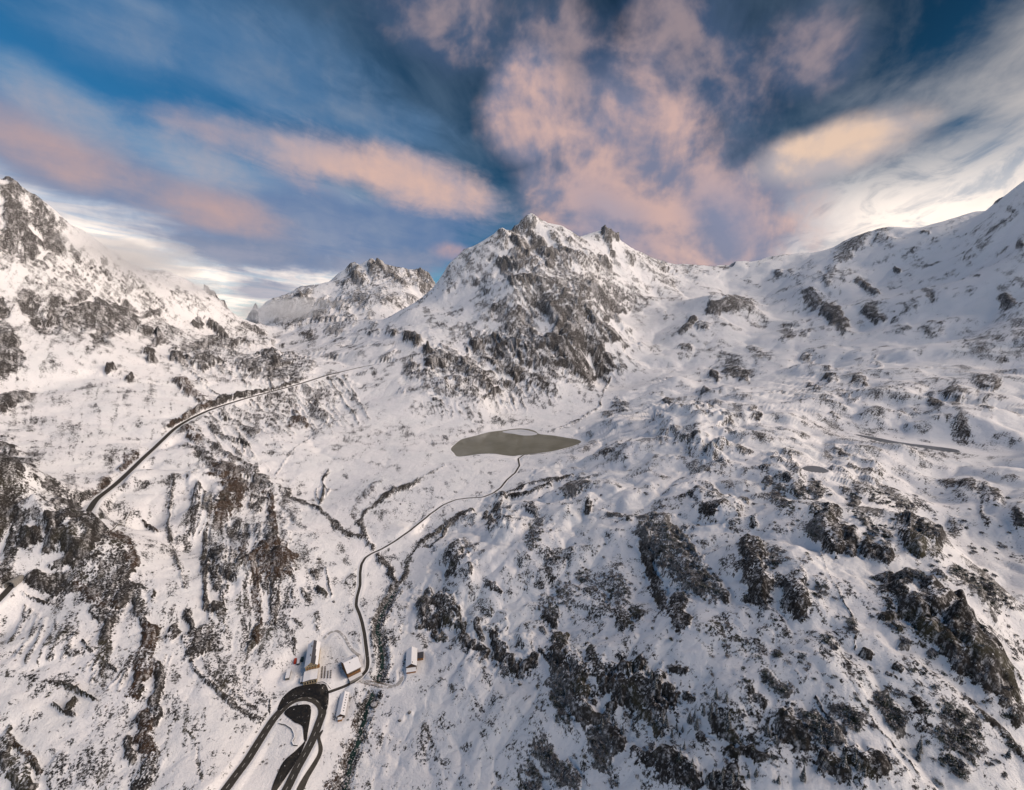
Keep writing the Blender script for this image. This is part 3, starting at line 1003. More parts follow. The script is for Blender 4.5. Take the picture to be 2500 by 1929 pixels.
for o in range(11):
    wl = 900.0 / 2 ** o
    band = ramp(0.30, 0.16, wl / RR) * ramp(0.0045, 0.010, wl / RR)
    if band.max() <= 0: continue
    n = perlin(qx / wl, qy / wl, 40 + o)
    tilt = np.clip((wl / RR / 0.09) ** 0.6, 0.3, 1.5)
    bill = (np.abs(n) - 0.28) * 0.27 * tilt                    # rounded, ice-worn knolls with sharp gullies between
    soft = n * 0.055 * tilt
    ridge = (0.42 - np.abs(n)) * 0.21                   # sharp alpine ribs
    mixk = np.clip(0.18 + 0.7 * rock, 0, 1) * np.clip(1.15 - 0.55 * bw, 0, 1)
    Dm += (band * wl * ((bw * bill + (1 - bw) * soft) * (1 - mixk) + ridge * mixk) * rough).astype(np.float32)
Z = Z0 + Dm * (0.6 + 0.55 * rock) + KNOB * 0.8

# ------------------------------------------------------------------ places that were levelled: lakes, roads, yards
CLEAR = np.zeros(TH.shape, np.float32)
def world_line(px, H=None): return [cast(u, v, H) for u, v in px]
def smooth_line(pw, step, it=3):
    """resample a world polyline to even steps and ease it"""
    a = np.array([tuple(p) for p in pw])
    seg = np.hypot(*(np.diff(a[:, :2], axis=0).T)); s = np.concatenate([[0], np.cumsum(seg)])
    n = max(6, int(s[-1] / step)); q = np.linspace(0, s[-1], n)
    b = np.stack([np.interp(q, s, a[:, k]) for k in range(3)], 1)
    for _ in range(it * 4):
        c = b.copy(); c[1:-1] = (b[:-2] + 2 * b[1:-1] + b[2:]) / 4; b = c
    z = b[:, 2].copy()
    for _ in range(60):
        c = z.copy(); c[1:-1] = (z[:-2] + 2 * z[1:-1] + z[2:]) / 4; z = c
    b[:, 2] = z
    return b
def scaled(s, ou, ov, k): return [(ou + a / k, ov + b / k) for a, b in s]
def wpoly(px, z): return [on_plane(u, v, z) for u, v in px]

def near_idx(pw, pad):
    a = np.array([(p[0], p[1]) for p in pw])
    th = np.arctan2(a[:, 0], a[:, 1]); r = np.hypot(a[:, 0], a[:, 1])
    m = pad / r.min()
    i0 = max(0, np.searchsorted(colT, th.min() - m)); i1 = min(NC, np.searchsorted(colT, th.max() + m) + 1)
    sub = (RR[i0:i1] > r.min() - pad) & (RR[i0:i1] < r.max() + pad)
    ii, jj = np.nonzero(sub)
    return ii + i0, jj
def line_dist(x, y, b, seg=False):
    best = np.full(x.shape, 1e9); zz = np.zeros(x.shape); sg = np.zeros(x.shape, int)
    for n_, (p, q) in enumerate(zip(b[:-1], b[1:])):
        ex, ey = q[0] - p[0], q[1] - p[1]; L = ex * ex + ey * ey + 1e-9
        t = np.clip(((x - p[0]) * ex + (y - p[1]) * ey) / L, 0, 1)
        d = np.hypot(x - p[0] - t * ex, y - p[1] - t * ey)
        m = d < best; best[m] = d[m]; zz[m] = (p[2] + (q[2] - p[2]) * t)[m]; sg[m] = n_
    return (best, zz, sg) if seg else (best, zz)
def level_line(b, core, blend, drop=0.2, clear=None):
    step, ctx = 12, max(4, int((core + blend) / 2))
    for s in range(0, len(b) - 1, step):
        c0 = max(0, s - ctx); part = b[c0:s + step + 1 + ctx]
        ii, jj = near_idx(b[s:s + step + 1], core + blend)
        if len(ii) == 0: continue
        d, zz, sg = line_dist(X[ii, jj], Y[ii, jj], part, seg=True)
        own = (sg + c0 >= s) & (sg + c0 < s + step)          # each stretch levels only its own ground
        ii, jj, d, zz = ii[own], jj[own], d[own], zz[own]
        w = ramp(core + blend, core, d)
        Z[ii, jj] = Z[ii, jj] * (1 - w) + (zz - drop) * w
        if clear is not None:
            wc = ramp(core * 1.6 + 1, core * 0.9, d); COV[ii, jj] = COV[ii, jj] * (1 - wc) + clear * wc; CLEAR[ii, jj] = np.maximum(CLEAR[ii, jj], wc)
def inside(x, y, poly):
    c = np.zeros(x.shape, bool); n = len(poly)
    for i in range(n):
        ax, ay = poly[i][0], poly[i][1]; bx, by = poly[i - 1][0], poly[i - 1][1]
        hit = ((ay > y) != (by > y)) & (x < (bx - ax) * (y - ay) / (by - ay + 1e-12) + ax)
        c ^= hit
    return c
def level_poly(poly, z, depth, blend, rise=0.06, clear=0.0):
    ii, jj = near_idx(poly, blend)
    x, y = X[ii, jj], Y[ii, jj]
    ring = [(p[0], p[1], z) for p in poly] + [(poly[0][0], poly[0][1], z)]
    d, _ = line_dist(x, y, ring); ins = inside(x, y, poly)
    tgt = np.where(ins, z - np.minimum(depth, d * 0.25 + 0.3), z + 0.25 + d * rise)
    w = np.where(ins, 1.0, ramp(blend, blend * 0.15, d))
    Z[ii, jj] = Z[ii, jj] * (1 - w) + tgt * w
    if clear is not None: COV[ii, jj] = np.where(ins, clear, COV[ii, jj]); CLEAR[ii, jj] = np.where(ins, 1.0, CLEAR[ii, jj])

def interp_closed(poly, n):
    """round a traced shore with a closed spline"""
    a = np.array([(p[0], p[1]) for p in poly]); m = len(a); out = []
    for i in range(m):
        p0, p1, p2, p3 = a[i - 1], a[i], a[(i + 1) % m], a[(i + 2) % m]
        for k in range(n):
            t = k / n
            out.append(0.5 * (2 * p1 + (p2 - p0) * t + (2 * p0 - 5 * p1 + 4 * p2 - p3) * t * t + (3 * p1 - p0 - 3 * p2 + p3) * t ** 3))
    return out
lake_px = scaled([(245,465),(290,410),(370,350),(480,320),(560,300),(690,265),(850,245),(950,230),(1050,222),(1150,228),(1230,250),(1280,285),(1350,295),(1450,305),(1600,330),(1720,350),(1775,380),(1700,420),(1560,460),(1400,495),(1200,520),(1050,535),(980,545),(870,535),(750,518),(600,520),(450,540),(320,550),(280,510)], 1050, 1000, 4.813)
ice_px = scaled([(850,262),(900,248),(1000,236),(1100,236),(1200,258),(1262,286),(1200,303),(1080,303),(980,285),(900,276)], 1050, 1000, 4.813)
tarn_px = scaled([(1115,25),(1250,45),(1400,75),(1600,100),(1750,120),(1780,140),(1700,135),(1600,120),(1450,95),(1300,75),(1180,45)], 1650, 1050, 2.569)
pond_px = scaled([(790,240),(830,225),(900,230),(960,255),(940,268),(880,265),(830,258)], 1650, 1050, 2.569)
LAKE = interp_closed(wpoly(lake_px, 69.0), 6)
ICE = interp_closed(wpoly(ice_px, 69.0), 5)
TARN = interp_closed(wpoly(tarn_px, 188.0), 5)
pond_z = float(cast(1990, 1150).z)
POND = interp_closed(wpoly(pond_px, pond_z), 4)
level_poly(LAKE, 69.0, 4.0, 45, 0.05)
level_poly(TARN, 188.0, 2.0, 140, -0.012)
level_poly(POND, pond_z, 1.0, 12, 0.05)

def calm_poly(px, blend=7.0):
    poly = [cast(u, v) for u, v in px]
    ii, jj = near_idx(poly, blend); x, y = X[ii, jj], Y[ii, jj]
    d, _ = line_dist(x, y, [tuple(p) for p in poly] + [tuple(poly[0])]); ins = inside(x, y, poly)
    w = np.where(ins, 1.0, ramp(blend, 0, d))
    Z[ii, jj] = Z[ii, jj] * (1 - w) + (Z0[ii, jj] - 0.1) * w
    COV[ii, jj] = np.where(ins, 0.0, COV[ii, jj]); CLEAR[ii, jj] = np.where(ins, 1.0, CLEAR[ii, jj])
calm_poly(scaled([(600,900),(690,745),(780,640),(960,600),(1130,620),(1130,900),(1060,1180),(800,1700),(300,1700),(420,1240)], 500, 1500, 3.64), 12)
ROADS = {
 'pass_road': dict(px=[(212,1253),(235,1230),(280,1183),(350,1121),(393,1080),(428,1041),(464,1021),(516,998),(564,984),(604,972),(670,955),(730,938),(796,917),(849,904)], w=9.0),
 'far_road': dict(px=[(849,904),(878,897),(910,890),(956,884)], w=6.0),
 'tunnel_road': dict(px=[(-90,1548),(-40,1500),(0,1462),(20,1440),(32,1427)], w=9.0),
 'hairpin_road': dict(px=[(490,2000),(552,1923),(604,1857),(624,1824),(646,1788),(668,1755),(687,1733),(703,1717),(725,1705),(750,1702),(772,1709),(786,1724),(788,1742),(780,1761),(772,1783),(761,1810),(744,1843),(725,1876),(703,1918),(660,2000)], w=9.0),
 'valley_road': dict(px=[(796,1692),(820,1684),(843,1676),(876,1659),(896,1637),(898,1615),(894,1582),(890,1549),(884,1520),(878,1500),(869,1478),(871,1459),(879,1430),(879,1399),(882,1378),(892,1361),(908,1351),(930,1342),(965,1321),(1001,1295),(1049,1257),(1081,1233),(1112,1220),(1143,1216),(1179,1214),(1204,1204),(1222,1191),(1237,1172),(1258,1154),(1268,1137),(1265,1120),(1278,1111),(1310,1109),(1362,1103),(1403,1090)], w=4.4),
 'chalet_track': dict(px=[(868,1666),(885,1670),(905,1675),(926,1680),(950,1681),(970,1676),(982,1659),(979,1640)], w=4.5),
 'loop_track': dict(px=[(791,1560),(797,1550),(808,1541),(824,1538),(841,1555),(854,1580),(866,1593),(878,1600)], w=3.5),
}
for nm, rd in ROADS.items():
    rd['b'] = smooth_line(world_line(rd['px']), 2.0 if nm not in ('pass_road', 'far_road') else 14.0, it=1)
# the deck over the stream stays at the height of its two ends
b = ROADS['chalet_track']['b']; b[:, 2] = np.maximum(b[:, 2], np.interp(np.arange(len(b)), [0, len(b) * 0.62, len(b) - 1], [b[0, 2], b[int(len(b) * 0.6), 2] + 2.0, b[-1, 2]]))
for nm, rd in ROADS.items():
    far = nm in ('pass_road', 'far_road')
    level_line(rd['b'], rd['w'] * 0.5 + (3.5 if far else 1.6), 14 if far else 7, drop=1.0 if far else 0.35, clear=0.0)
YARD_Z = 0.0
# ------------------------------------------------------------------ the river bed is cut into the valley
RIVER_PX = [(967,1439),(950,1465),(936,1489),(924,1515),(921,1535),(928,1567),(934,1600),(935,1625),(924,1660),(917,1684),(897,1723),(886,1760),(878,1800),(862,1840),(850,1880),(838,1935),(830,1990)]
river_b = smooth_line(world_line(RIVER_PX), 5.0, it=1)
river_b[:, 2] = np.minimum.accumulate(river_b[:, 2]) - 1.2
level_line(river_b, 2.5, 9, drop=1.0)
# levelled yards of the buildings (filled in before the land is meshed)
PADS = []
def pad(u, v, rad, H=None):
    c = cast(u, v); PADS.append((c, rad)); return c
hotel_c = pad(758, 1640, 30)
big_c = pad(866, 1645, 17)
shed_c = pad(835, 1735, 16)
chalet_c = pad(1005, 1632, 17)
hut_c = pad(703, 1655, 8)
def level_pads():
    for c, rad in PADS:
        ii, jj = near_idx([c], rad * 1.7)
        d = np.hypot(X[ii, jj] - c.x, Y[ii, jj] - c.y)
        w = ramp(rad * 1.7, rad, d)
        Z[ii, jj] = Z[ii, jj] * (1 - w) + (c.z - 0.05) * w
        COV[ii, jj] *= 1 - ramp(rad * 1.3, rad * 0.8, d) * 0.9
level_pads()
for nm in ('hairpin_road', 'valley_road', 'chalet_track'):
    rd = ROADS[nm]; level_line(rd['b'], rd['w'] * 0.5 + 1.2, 3, drop=0.35, clear=0.0)

# ------------------------------------------------------------------ normals, slope, final cover
Pg = np.stack([X, Y, Z], 2)
du = np.gradient(Pg, axis=0); dv = np.gradient(Pg, axis=1)
NRM = np.cross(du, dv); NRM /= np.linalg.norm(NRM, axis=2, keepdims=True) + 1e-12
NRM[NRM[..., 2] < 0] *= -1
def up_part(zz):
    p = np.stack([X, Y, zz], 2); n = np.cross(np.gradient(p, axis=0), np.gradient(p, axis=1))
    return np.abs(n[..., 2]) / (np.linalg.norm(n, axis=2) + 1e-12)
steep = 1 - NRM[..., 2]
steep = steep - np.maximum(0, (1 - up_part(Z0)) - 0.12) * 0.8      # judged against the lie of the whole slope
COV = np.clip(COV, 0, 1)
calm = np.clip(rough - 0.28, 0, 1)
BASE = dict(v=0.09, l=0.15, m=0.15, c=0.25, d=0.28, g=0.12, h=0.11)
base = sample(np.array([BASE[a] for a in lab_names], np.float32)[LABEL], TH, LAM)
free = CLEAR                                     # roads, lakes and yards keep what was set for them
amb = perlin(TH * 24, LAM * 24, 61) + 0.7 * perlin(TH * 60, LAM * 60, 62)
COV = np.where(free > 0.5, COV, np.maximum(COV, np.clip(base * (0.62 + 2.0 * amb), 0, 0.6)))
# strata and fall-line streaks: direction per land unit (degrees from the photo's horizontal axis, downwards)
STREAK = dict(v=(60, 1.5), l=(96, 4.5), m=(125, 2.2), c=(52, 4.2), d=(60, 2.0), g=(28, 2.4), h=(50, 2.4))
str_n = np.zeros(TH.shape, np.float32); str_big = np.zeros(TH.shape, np.float32)
vlab = LABEL[np.clip(((TH - T0) / (T1 - T0) * (NT0 - 1)).round().astype(int), 0, NT0 - 1), np.clip(((LAM - L0) / (L1 - L0) * (NL0 - 1)).round().astype(int), 0, NL0 - 1)]
for un, (ang, st) in STREAK.items():
    m = vlab == lab_names.index(un)
    c_, s_ = math.cos(R(ang)), math.sin(R(ang))
    uu = U0[m] + WX[m] * 0.8; vv = V0[m] + WY[m] * 0.8
    a_, b_ = uu * c_ + vv * s_, -uu * s_ + vv * c_
    str_n[m] = perlin(a_ / (11 * st), b_ / 11, 71) * 0.6 + perlin(a_ / (6 * st), b_ / 6, 72) * 0.5
    str_big[m] = perlin(a_ / (34 * st), b_ / 34, 73) * 0.7 + perlin(a_ / (19 * st), b_ / 19, 74) * 0.5
slope_k = np.clip(calm * 2, 0, 1)
def blur(A, n):
    for ax in (0, 1):
        c = np.cumsum(np.pad(A, [(n + 1, n) if k_ == ax else (0, 0) for k_ in (0, 1)], mode='edge'), axis=ax, dtype=np.float64)
        m_ = A.shape[ax]
        A = ((c[2 * n + 1:2 * n + 1 + m_] - c[:m_]) if ax == 0 else (c[:, 2 * n + 1:2 * n + 1 + m_] - c[:, :m_])) / (2 * n + 1)
    return A
convex = np.clip((Dm - blur(Dm, 7)) / (RR * 0.0035), -1.5, 1.5)
COV += np.where(free > 0.5, 0, 0.55 * ramp(0.21, 0.46, steep) * np.clip(0.45 + COV * 1.4, 0, 1) * slope_k)
COV += np.where(free > 0.5, 0, 0.10 * convex * ramp(0.03, 0.2, COV) * slope_k)
COV -= 0.14 * ramp(0.14, 0.03, steep) * ramp(0.45, 0.9, COV) * slope_k   # snow lies on ledges
COV = COV.astype(np.float32)
COV = np.clip(COV, 0, 1)
pk = np.array([0, .02, .05, .10, .20, .35, .5, .65, .8, .9, .97, 1.0]); tk = np.array([-.30, -.02, .07, .17, .29, .40, .49, .58, .70, .80, .95, 1.08])
THR = np.interp(COV, pk, tk).astype(np.float32)
grain = rng.random(TH.shape).astype(np.float32)                 # single stones and grass tips
pep = np.clip(0.012 + 0.34 * COV, 0, 0.24)
THR += np.where((grain < pep) & (free < 0.3), 0.16 + 1.6 * (pep - grain), 0).astype(np.float32)
THR += (0.38 * str_n + 0.24 * str_big) * ramp(0.015, 0.08, COV) * (0.55 + 0.45 * ramp(1.08, 0.85, COV))
COV = THR
LACE = ramp(0.12, 0.42, str_n + 0.35 * perlin(TH * FOC / 5.5, LAM * FOC / 5.5, 81)).astype(np.float32)

def height1(x, y):
    """height of the finished land"""
    x = np.asarray(x, float); y = np.asarray(y, float)
    t = np.arctan2(x, y); l = np.log(np.hypot(x, y))
    a = np.clip((t - T0) / (T1 - T0) * (NC - 1), 0, NC - 1.001); i = a.astype(int); fa = a - i
    out = np.zeros(x.shape)
    si = S_all[i]; s = np.empty(x.shape)
    l_ = np.clip(l, L0, L1)
    k = np.clip((l_ - L0) / (L1 - L0) * (len(lf) - 1), 0, len(lf) - 1.001); k0 = k.astype(int); fk = k - k0
    def row(ic):
        sv = S_all[ic, k0] * (1 - fk) + S_all[ic, k0 + 1] * fk
        j = np.clip(sv / S_all[ic, -1] * (NR - 1), 0, NR - 1.001); j0 = j.astype(int); fj = j - j0
        return Z[ic, j0] * (1 - fj) + Z[ic, j0 + 1] * fj
    return row(i) * (1 - fa) + row(i + 1) * fa
S_all = S

# ------------------------------------------------------------------ materials
def new_mat(name):
    m = bpy.data.materials.new(name); m.use_nodes = True
    t = m.node_tree; t.nodes.clear(); N = NT(t)
    out = t.nodes.new('ShaderNodeOutputMaterial'); bs = t.nodes.new('ShaderNodeBsdfPrincipled')
    t.links.new(bs.outputs[0], out.inputs['Surface'])
    return m, N, bs
def setb(N, bs, **kw):
    for k, v in kw.items():
        N.put(bs.inputs[k.replace('_', ' ')], (v[0], v[1], v[2], 1.0) if isinstance(v, tuple) and len(v) == 3 else v)
def bump(N, bs, h, dist, strength=1.0):
    b = N.n.new('ShaderNodeBump'); N.put(b.inputs['Height'], h); b.inputs['Distance'].default_value = dist; b.inputs['Strength'].default_value = strength
    N.l.new(b.outputs[0], bs.inputs['Normal'])
SNOW = (0.86, 0.855, 0.875)
def terrain_material():
    m, N, bs = new_mat("snowy_ground")
    geo = N.n.new('ShaderNodeNewGeometry'); pos = geo.outputs['Position']
    cov, brn, scr = N.attr('cover'), N.attr('heath'), N.attr('scrub')
    x, y, z = N.sep(pos)
    camdist = N.vm('LENGTH', N.vm('SUBTRACT', pos, (0, 0, 440)))
    ps = N.comb(x, y, N.m('MULTIPLY', z, 0.6))
    n_a = N.noise(ps, 0.03, 8, 0.66, 0.3)      # boulders and ledges, tens of metres
    n_b = N.noise(ps, 0.40, 5, 0.80, 0.4)       # tufts and stones, metres
    nn = N.m('ADD', N.m('MULTIPLY', n_a, 0.36), N.m('MULTIPLY', n_b, 0.64))
    nn = N.m('ADD', N.m('MULTIPLY', N.m('SUBTRACT', nn, 0.5), 3.9), 0.5)
    bare = N.ss(N.m('SUBTRACT', cov, nn), -0.08, 0.10)
    rn = N.noise(pos, 0.05, 8, 0.65)
    rn2 = N.noise(pos, 0.6, 5, 0.6)
    rockc = N.mix(N.ss(rn, 0.36, 0.64), (0.011, 0.010, 0.010), (0.048, 0.043, 0.041))
    rockc = N.mix(N.ss(rn2, 0.35, 0.7), rockc, (0.030, 0.027, 0.025))
    lich = N.m('MULTIPLY', N.ss(N.noise(pos, 0.018, 5, 0.6), 0.52, 0.66), N.mr(camdist, 500, 1600, 0.55, 0.0))
    rockc = N.mix(lich, rockc, (0.062, 0.058, 0.030))
    heath = N.mix(N.ss(rn2, 0.35, 0.65), (0.026, 0.018, 0.013), (0.066, 0.038, 0.024))
    rockc = N.mix(N.m('MULTIPLY', brn, N.ss(rn, 0.30, 0.58)), rockc, heath)
    scrubc = N.mix(N.ss(rn2, 0.32, 0.62), (0.055, 0.055, 0.052), (0.24, 0.235, 0.235))
    rockc = N.mix(N.m('MULTIPLY', scr, 0.55), rockc, scrubc)
    dusted = N.mix(N.m('MULTIPLY', N.ss(n_b, 0.50, 0.64), N.mr(z, 180, 650, 0.18, 0.78)), rockc, SNOW)   # powder caught in cracks
    dusted = N.mix(N.m('MULTIPLY', N.m('MULTIPLY', N.attr('lace'), N.ss(n_b, 0.42, 0.58)), N.mr(z, 100, 350, 0.50, 0.82)), dusted, SNOW)   # snow lines along the strata
    tone = N.mix(N.ss(N.noise(pos, 0.012, 5, 0.6), 0.35, 0.7), SNOW, (0.81, 0.82, 0.84))
    col = N.mix(bare, tone, dusted)
    N.l.new(col, bs.inputs['Base Color'])
    N.put(bs.inputs['Roughness'], N.mr(bare, 0, 1, 0.62, 0.9))
    bs.inputs['Specular IOR Level'].default_value = 0.18
    h = N.m('ADD', N.m('MULTIPLY', n_a, 6.0), N.m('MULTIPLY', n_b, 1.6))
    h = N.m('ADD', h, N.m('MULTIPLY', bare, 0.5))
    bump(N, bs, h, 1.0, 0.75)
    return m
MAT_LAND = terrain_material()

# ------------------------------------------------------------------ land meshes, one per unit
def grid_mesh(name, sel, mat, label, kind='structure', cat='terrain'):
    """sel: boolean per quad of the terrain grid"""
    qi, qj = np.nonzero(sel)
    vid = np.full((NC, NR), -1, np.int64)
    for a, b in ((0, 0), (1, 0), (1, 1), (0, 1)): vid[qi + a, qj + b] = 0
    vi, vj = np.nonzero(vid == 0); vid[vi, vj] = np.arange(len(vi))
    co = Pg[vi, vj].astype(np.float32)
    quads = np.stack([vid[qi, qj], vid[qi + 1, qj], vid[qi + 1, qj + 1], vid[qi, qj + 1]], 1).astype(np.int32)
    me = bpy.data.meshes.new(name)
    me.vertices.add(len(co)); me.vertices.foreach_set('co', co.ravel())
    me.loops.add(quads.size); me.loops.foreach_set('vertex_index', quads.ravel())
    me.polygons.add(len(quads)); me.polygons.foreach_set('loop_start', np.arange(0, quads.size, 4, dtype=np.int32))
    me.polygons.foreach_set('loop_total', np.full(len(quads), 4, np.int32))
    me.update(calc_edges=True)
    me.polygons.foreach_set('use_smooth', np.ones(len(quads), bool))
    for nm, arr in (('cover', COV), ('heath', BRN), ('scrub', SCR), ('lace', LACE)):
        at = me.attributes.new(nm, 'FLOAT', 'POINT'); at.data.foreach_set('value', arr[vi, vj].astype(np.float32))
    me.normals_split_custom_set_from_vertices(NRM[vi, vj].astype(np.float32).tolist())
    me.materials.append(mat)
    o = bpy.data.objects.new(name, me); coll.objects.link(o)
    o['kind'] = kind; o['label'] = label; o['category'] = cat
    return o
tq = (colT[:-1] + colT[1:]) / 2
lq = (LAM[:-1, :-1] + LAM[1:, 1:]) / 2
ai = np.clip(((tq - T0) / (T1 - T0) * (NT0 - 1)).round().astype(int), 0, NT0 - 1)[:, None].repeat(NR - 1, 1)
bj = np.clip(((lq - L0) / (L1 - L0) * (NL0 - 1)).round().astype(int), 0, NL0 - 1)
quad_lab = LABEL[ai, bj]
for key, nm, lab, cat in (
    ('v', 'valley_floor', 'snowy valley floor around the lake, the stream and the hairpin road', 'valley'),
    ('l', 'left_slope', 'snow streaked slope with dark rock ribs below and above the pass road', 'slope'),
    ('m', 'left_mountain', 'steep snowy mountainside with dark crags rising at the left edge', 'mountain'),
    ('c', 'central_mountain', 'tall pointed snowy peak with dark rock faces behind the lake', 'mountain'),
    ('d', 'far_ridge', 'distant jagged snowy ridge left of the pointed peak', 'mountain'),
    ('g', 'glacier_basin', 'broad snow covered glacier basin and smooth ridge on the right', 'mountain'),
    ('h', 'right_hillside', 'rocky snow covered hillside with scrub right of the stream', 'hillside')):
    grid_mesh(nm, quad_lab == lab_names.index(key), MAT_LAND, lab, cat=cat)
# ------------------------------------------------------------------ simple materials for built things
def flat_mat(name, c1, c2=None, scale=1.0, rough=0.85, spec=0.2, bump_d=0.0, detail=5):
    m, N, bs = new_mat(name)
    tc = N.n.new('ShaderNodeTexCoord'); p = tc.outputs['Object']
    n = N.noise(p, scale, detail, 0.6)
    N.l.new(N.mix(N.ss(n, 0.33, 0.67), c1, c2 or tuple(a * 0.8 for a in c1)), bs.inputs['Base Color'])
    setb(N, bs, Roughness=rough, Specular_IOR_Level=spec)
    if bump_d: bump(N, bs, n, bump_d, 0.5)
    return m
def asphalt_mat(name, c1, c2, snow, wet):
    m, N, bs = new_mat(name)
    tc = N.n.new('ShaderNodeTexCoord'); p = tc.outputs['Object']
    n = N.noise(p, 0.35, 6, 0.6); g = N.noise(p, 3.0, 4, 0.6)
    col = N.mix(N.ss(N.m('ADD', N.m('MULTIPLY', n, 0.6), N.m('MULTIPLY', g, 0.4)), 0.35, 0.65), c1, c2)
    if snow: col = N.mix(N.m('MULTIPLY', N.ss(N.noise(p, 0.22, 7, 0.7), 0.60 - snow, 0.66 - snow), 0.9), col, SNOW)
    N.l.new(col, bs.inputs['Base Color'])
    setb(N, bs, Roughness=wet, Specular_IOR_Level=0.12)
    return m
M_ROAD = asphalt_mat("asphalt_dry", (0.045, 0.042, 0.038), (0.072, 0.067, 0.061), 0.0, 0.95)
M_WET = asphalt_mat("asphalt_wet", (0.012, 0.014, 0.017), (0.034, 0.030, 0.027), -0.02, 0.42)
M_TRACK = asphalt_mat("packed_track", (0.30, 0.29, 0.28), (0.45, 0.44, 0.43), 0.10, 0.8)
M_PAINT = flat_mat("road_paint", (0.62, 0.60, 0.56), (0.45, 0.44, 0.41), 2.0)
M_SNOW = flat_mat("roof_snow", SNOW, (0.80, 0.81, 0.83), 0.5, 0.65, 0.2, 0.1)
M_SLATE = flat_mat("dark_roof", (0.050, 0.050, 0.060), (0.085, 0.083, 0.095), 1.2, 0.6)
M_CREAM = flat_mat("cream_render", (0.42, 0.335, 0.20), (0.34, 0.27, 0.16), 0.8)
M_TRIM = flat_mat("pale_trim", (0.62, 0.57, 0.47), None, 2.0)
M_WOOD = flat_mat("larch_boards", (0.20, 0.105, 0.045), (0.115, 0.060, 0.030), 1.6)
M_WOODL = flat_mat("fresh_boards", (0.34, 0.17, 0.065), (0.24, 0.115, 0.045), 1.6)
M_WOODD = flat_mat("weathered_boards", (0.085, 0.055, 0.038), (0.050, 0.034, 0.026), 1.6)
M_STONE = flat_mat("grey_stone", (0.15, 0.14, 0.125), (0.075, 0.070, 0.062), 0.9, 0.9, 0.15, 0.15)
M_CONC = flat_mat("concrete", (0.26, 0.25, 0.235), (0.17, 0.165, 0.155), 0.6)
M_RED = flat_mat("red_paint", (0.42, 0.06, 0.03), (0.32, 0.045, 0.025), 1.0)
M_TEAL = flat_mat("dark_teal_paint", (0.030, 0.060, 0.070), None, 1.0)
M_SHADE = flat_mat("bore_shade", (0.035, 0.035, 0.038), None, 2.0, 0.5)  # near-black colour standing for the shade inside the tunnel
m_, N_, bs_ = new_mat("window_glass"); setb(N_, bs_, Base_Color=(0.020, 0.024, 0.030), Roughness=0.12, Specular_IOR_Level=0.5); M_GLASS = m_

def water_mat(name, c1, c2, rough, scale):
    m, N, bs = new_mat(name)
    geo = N.n.new('ShaderNodeNewGeometry'); p = geo.outputs['Position']
    n = N.noise(p, scale, 5, 0.6, 0.6)
    N.l.new(N.mix(N.ss(n, 0.35, 0.65), c1, c2), bs.inputs['Base Color'])
    setb(N, bs, Roughness=rough, Specular_IOR_Level=0.35, IOR=1.33)
    bump(N, bs, N.noise(p, 0.25, 3, 0.5), 0.15, 0.25)
    return m
M_LAKE = water_mat("silty_water", (0.160, 0.156, 0.122), (0.200, 0.195, 0.156), 0.12, 0.012)
M_ICE = water_mat("snowy_ice", (0.62, 0.63, 0.66), (0.50, 0.52, 0.56), 0.6, 0.03)
M_TARN = water_mat("grey_ice", (0.10, 0.108, 0.125), (0.15, 0.16, 0.18), 0.4, 0.03)
M_STREAM = water_mat("stream_water", (0.014, 0.030, 0.027), (0.030, 0.055, 0.048), 0.2, 0.08)

# ------------------------------------------------------------------ mesh helpers
def link(name, me, mat=None, parent=None, **props):
    o = bpy.data.objects.new(name, me); coll.objects.link(o)
    if mat is not None and me is not None and len(me.materials) == 0: me.materials.append(mat)
    if parent is not None: o.parent = parent
    for k_, v_ in props.items(): o[k_] = v_
    return o
def empty(name, loc, rz, label, cat, group=None):
    o = bpy.data.objects.new(name, None); o.empty_display_size = 0.5
    o.location = loc; o.rotation_euler = (0, 0, rz); coll.objects.link(o)
    o['label'] = label; o['category'] = cat
    if group: o['group'] = group
    return o
class MB:
    def __init__(s): s.v = []; s.f = []
    def add(s, vs, fs):
        k = len(s.v); s.v += [tuple(a) for a in vs]; s.f += [tuple(i + k for i in f) for f in fs]; return s
    def box(s, x0, x1, y0, y1, z0, z1):
        return s.add([(x0,y0,z0),(x1,y0,z0),(x1,y1,z0),(x0,y1,z0),(x0,y0,z1),(x1,y0,z1),(x1,y1,z1),(x0,y1,z1)],
                     [(0,3,2,1),(4,5,6,7),(0,1,5,4),(1,2,6,5),(2,3,7,6),(3,0,4,7)])
    def prism(s, prof, y0, y1):
        """closed x-z outline pushed along y"""
        n = len(prof)
        vs = [(a, y0, b) for a, b in prof] + [(a, y1, b) for a, b in prof]
        return s.add(vs, [tuple(range(n)), tuple(range(2 * n - 1, n - 1, -1))] + [(i, i + n, (i + 1) % n + n, (i + 1) % n) for i in range(n)])
    def mesh(s, name):
        me = bpy.data.meshes.new(name); me.from_pydata(s.v, [], s.f); me.update()
        bm = bmesh.new(); bm.from_mesh(me); bmesh.ops.recalc_face_normals(bm, faces=bm.faces); bm.to_mesh(me); bm.free()
        return me
    def build(s, name, mat, parent=None, **pr): return link(name, s.mesh(name), mat, parent, **pr)

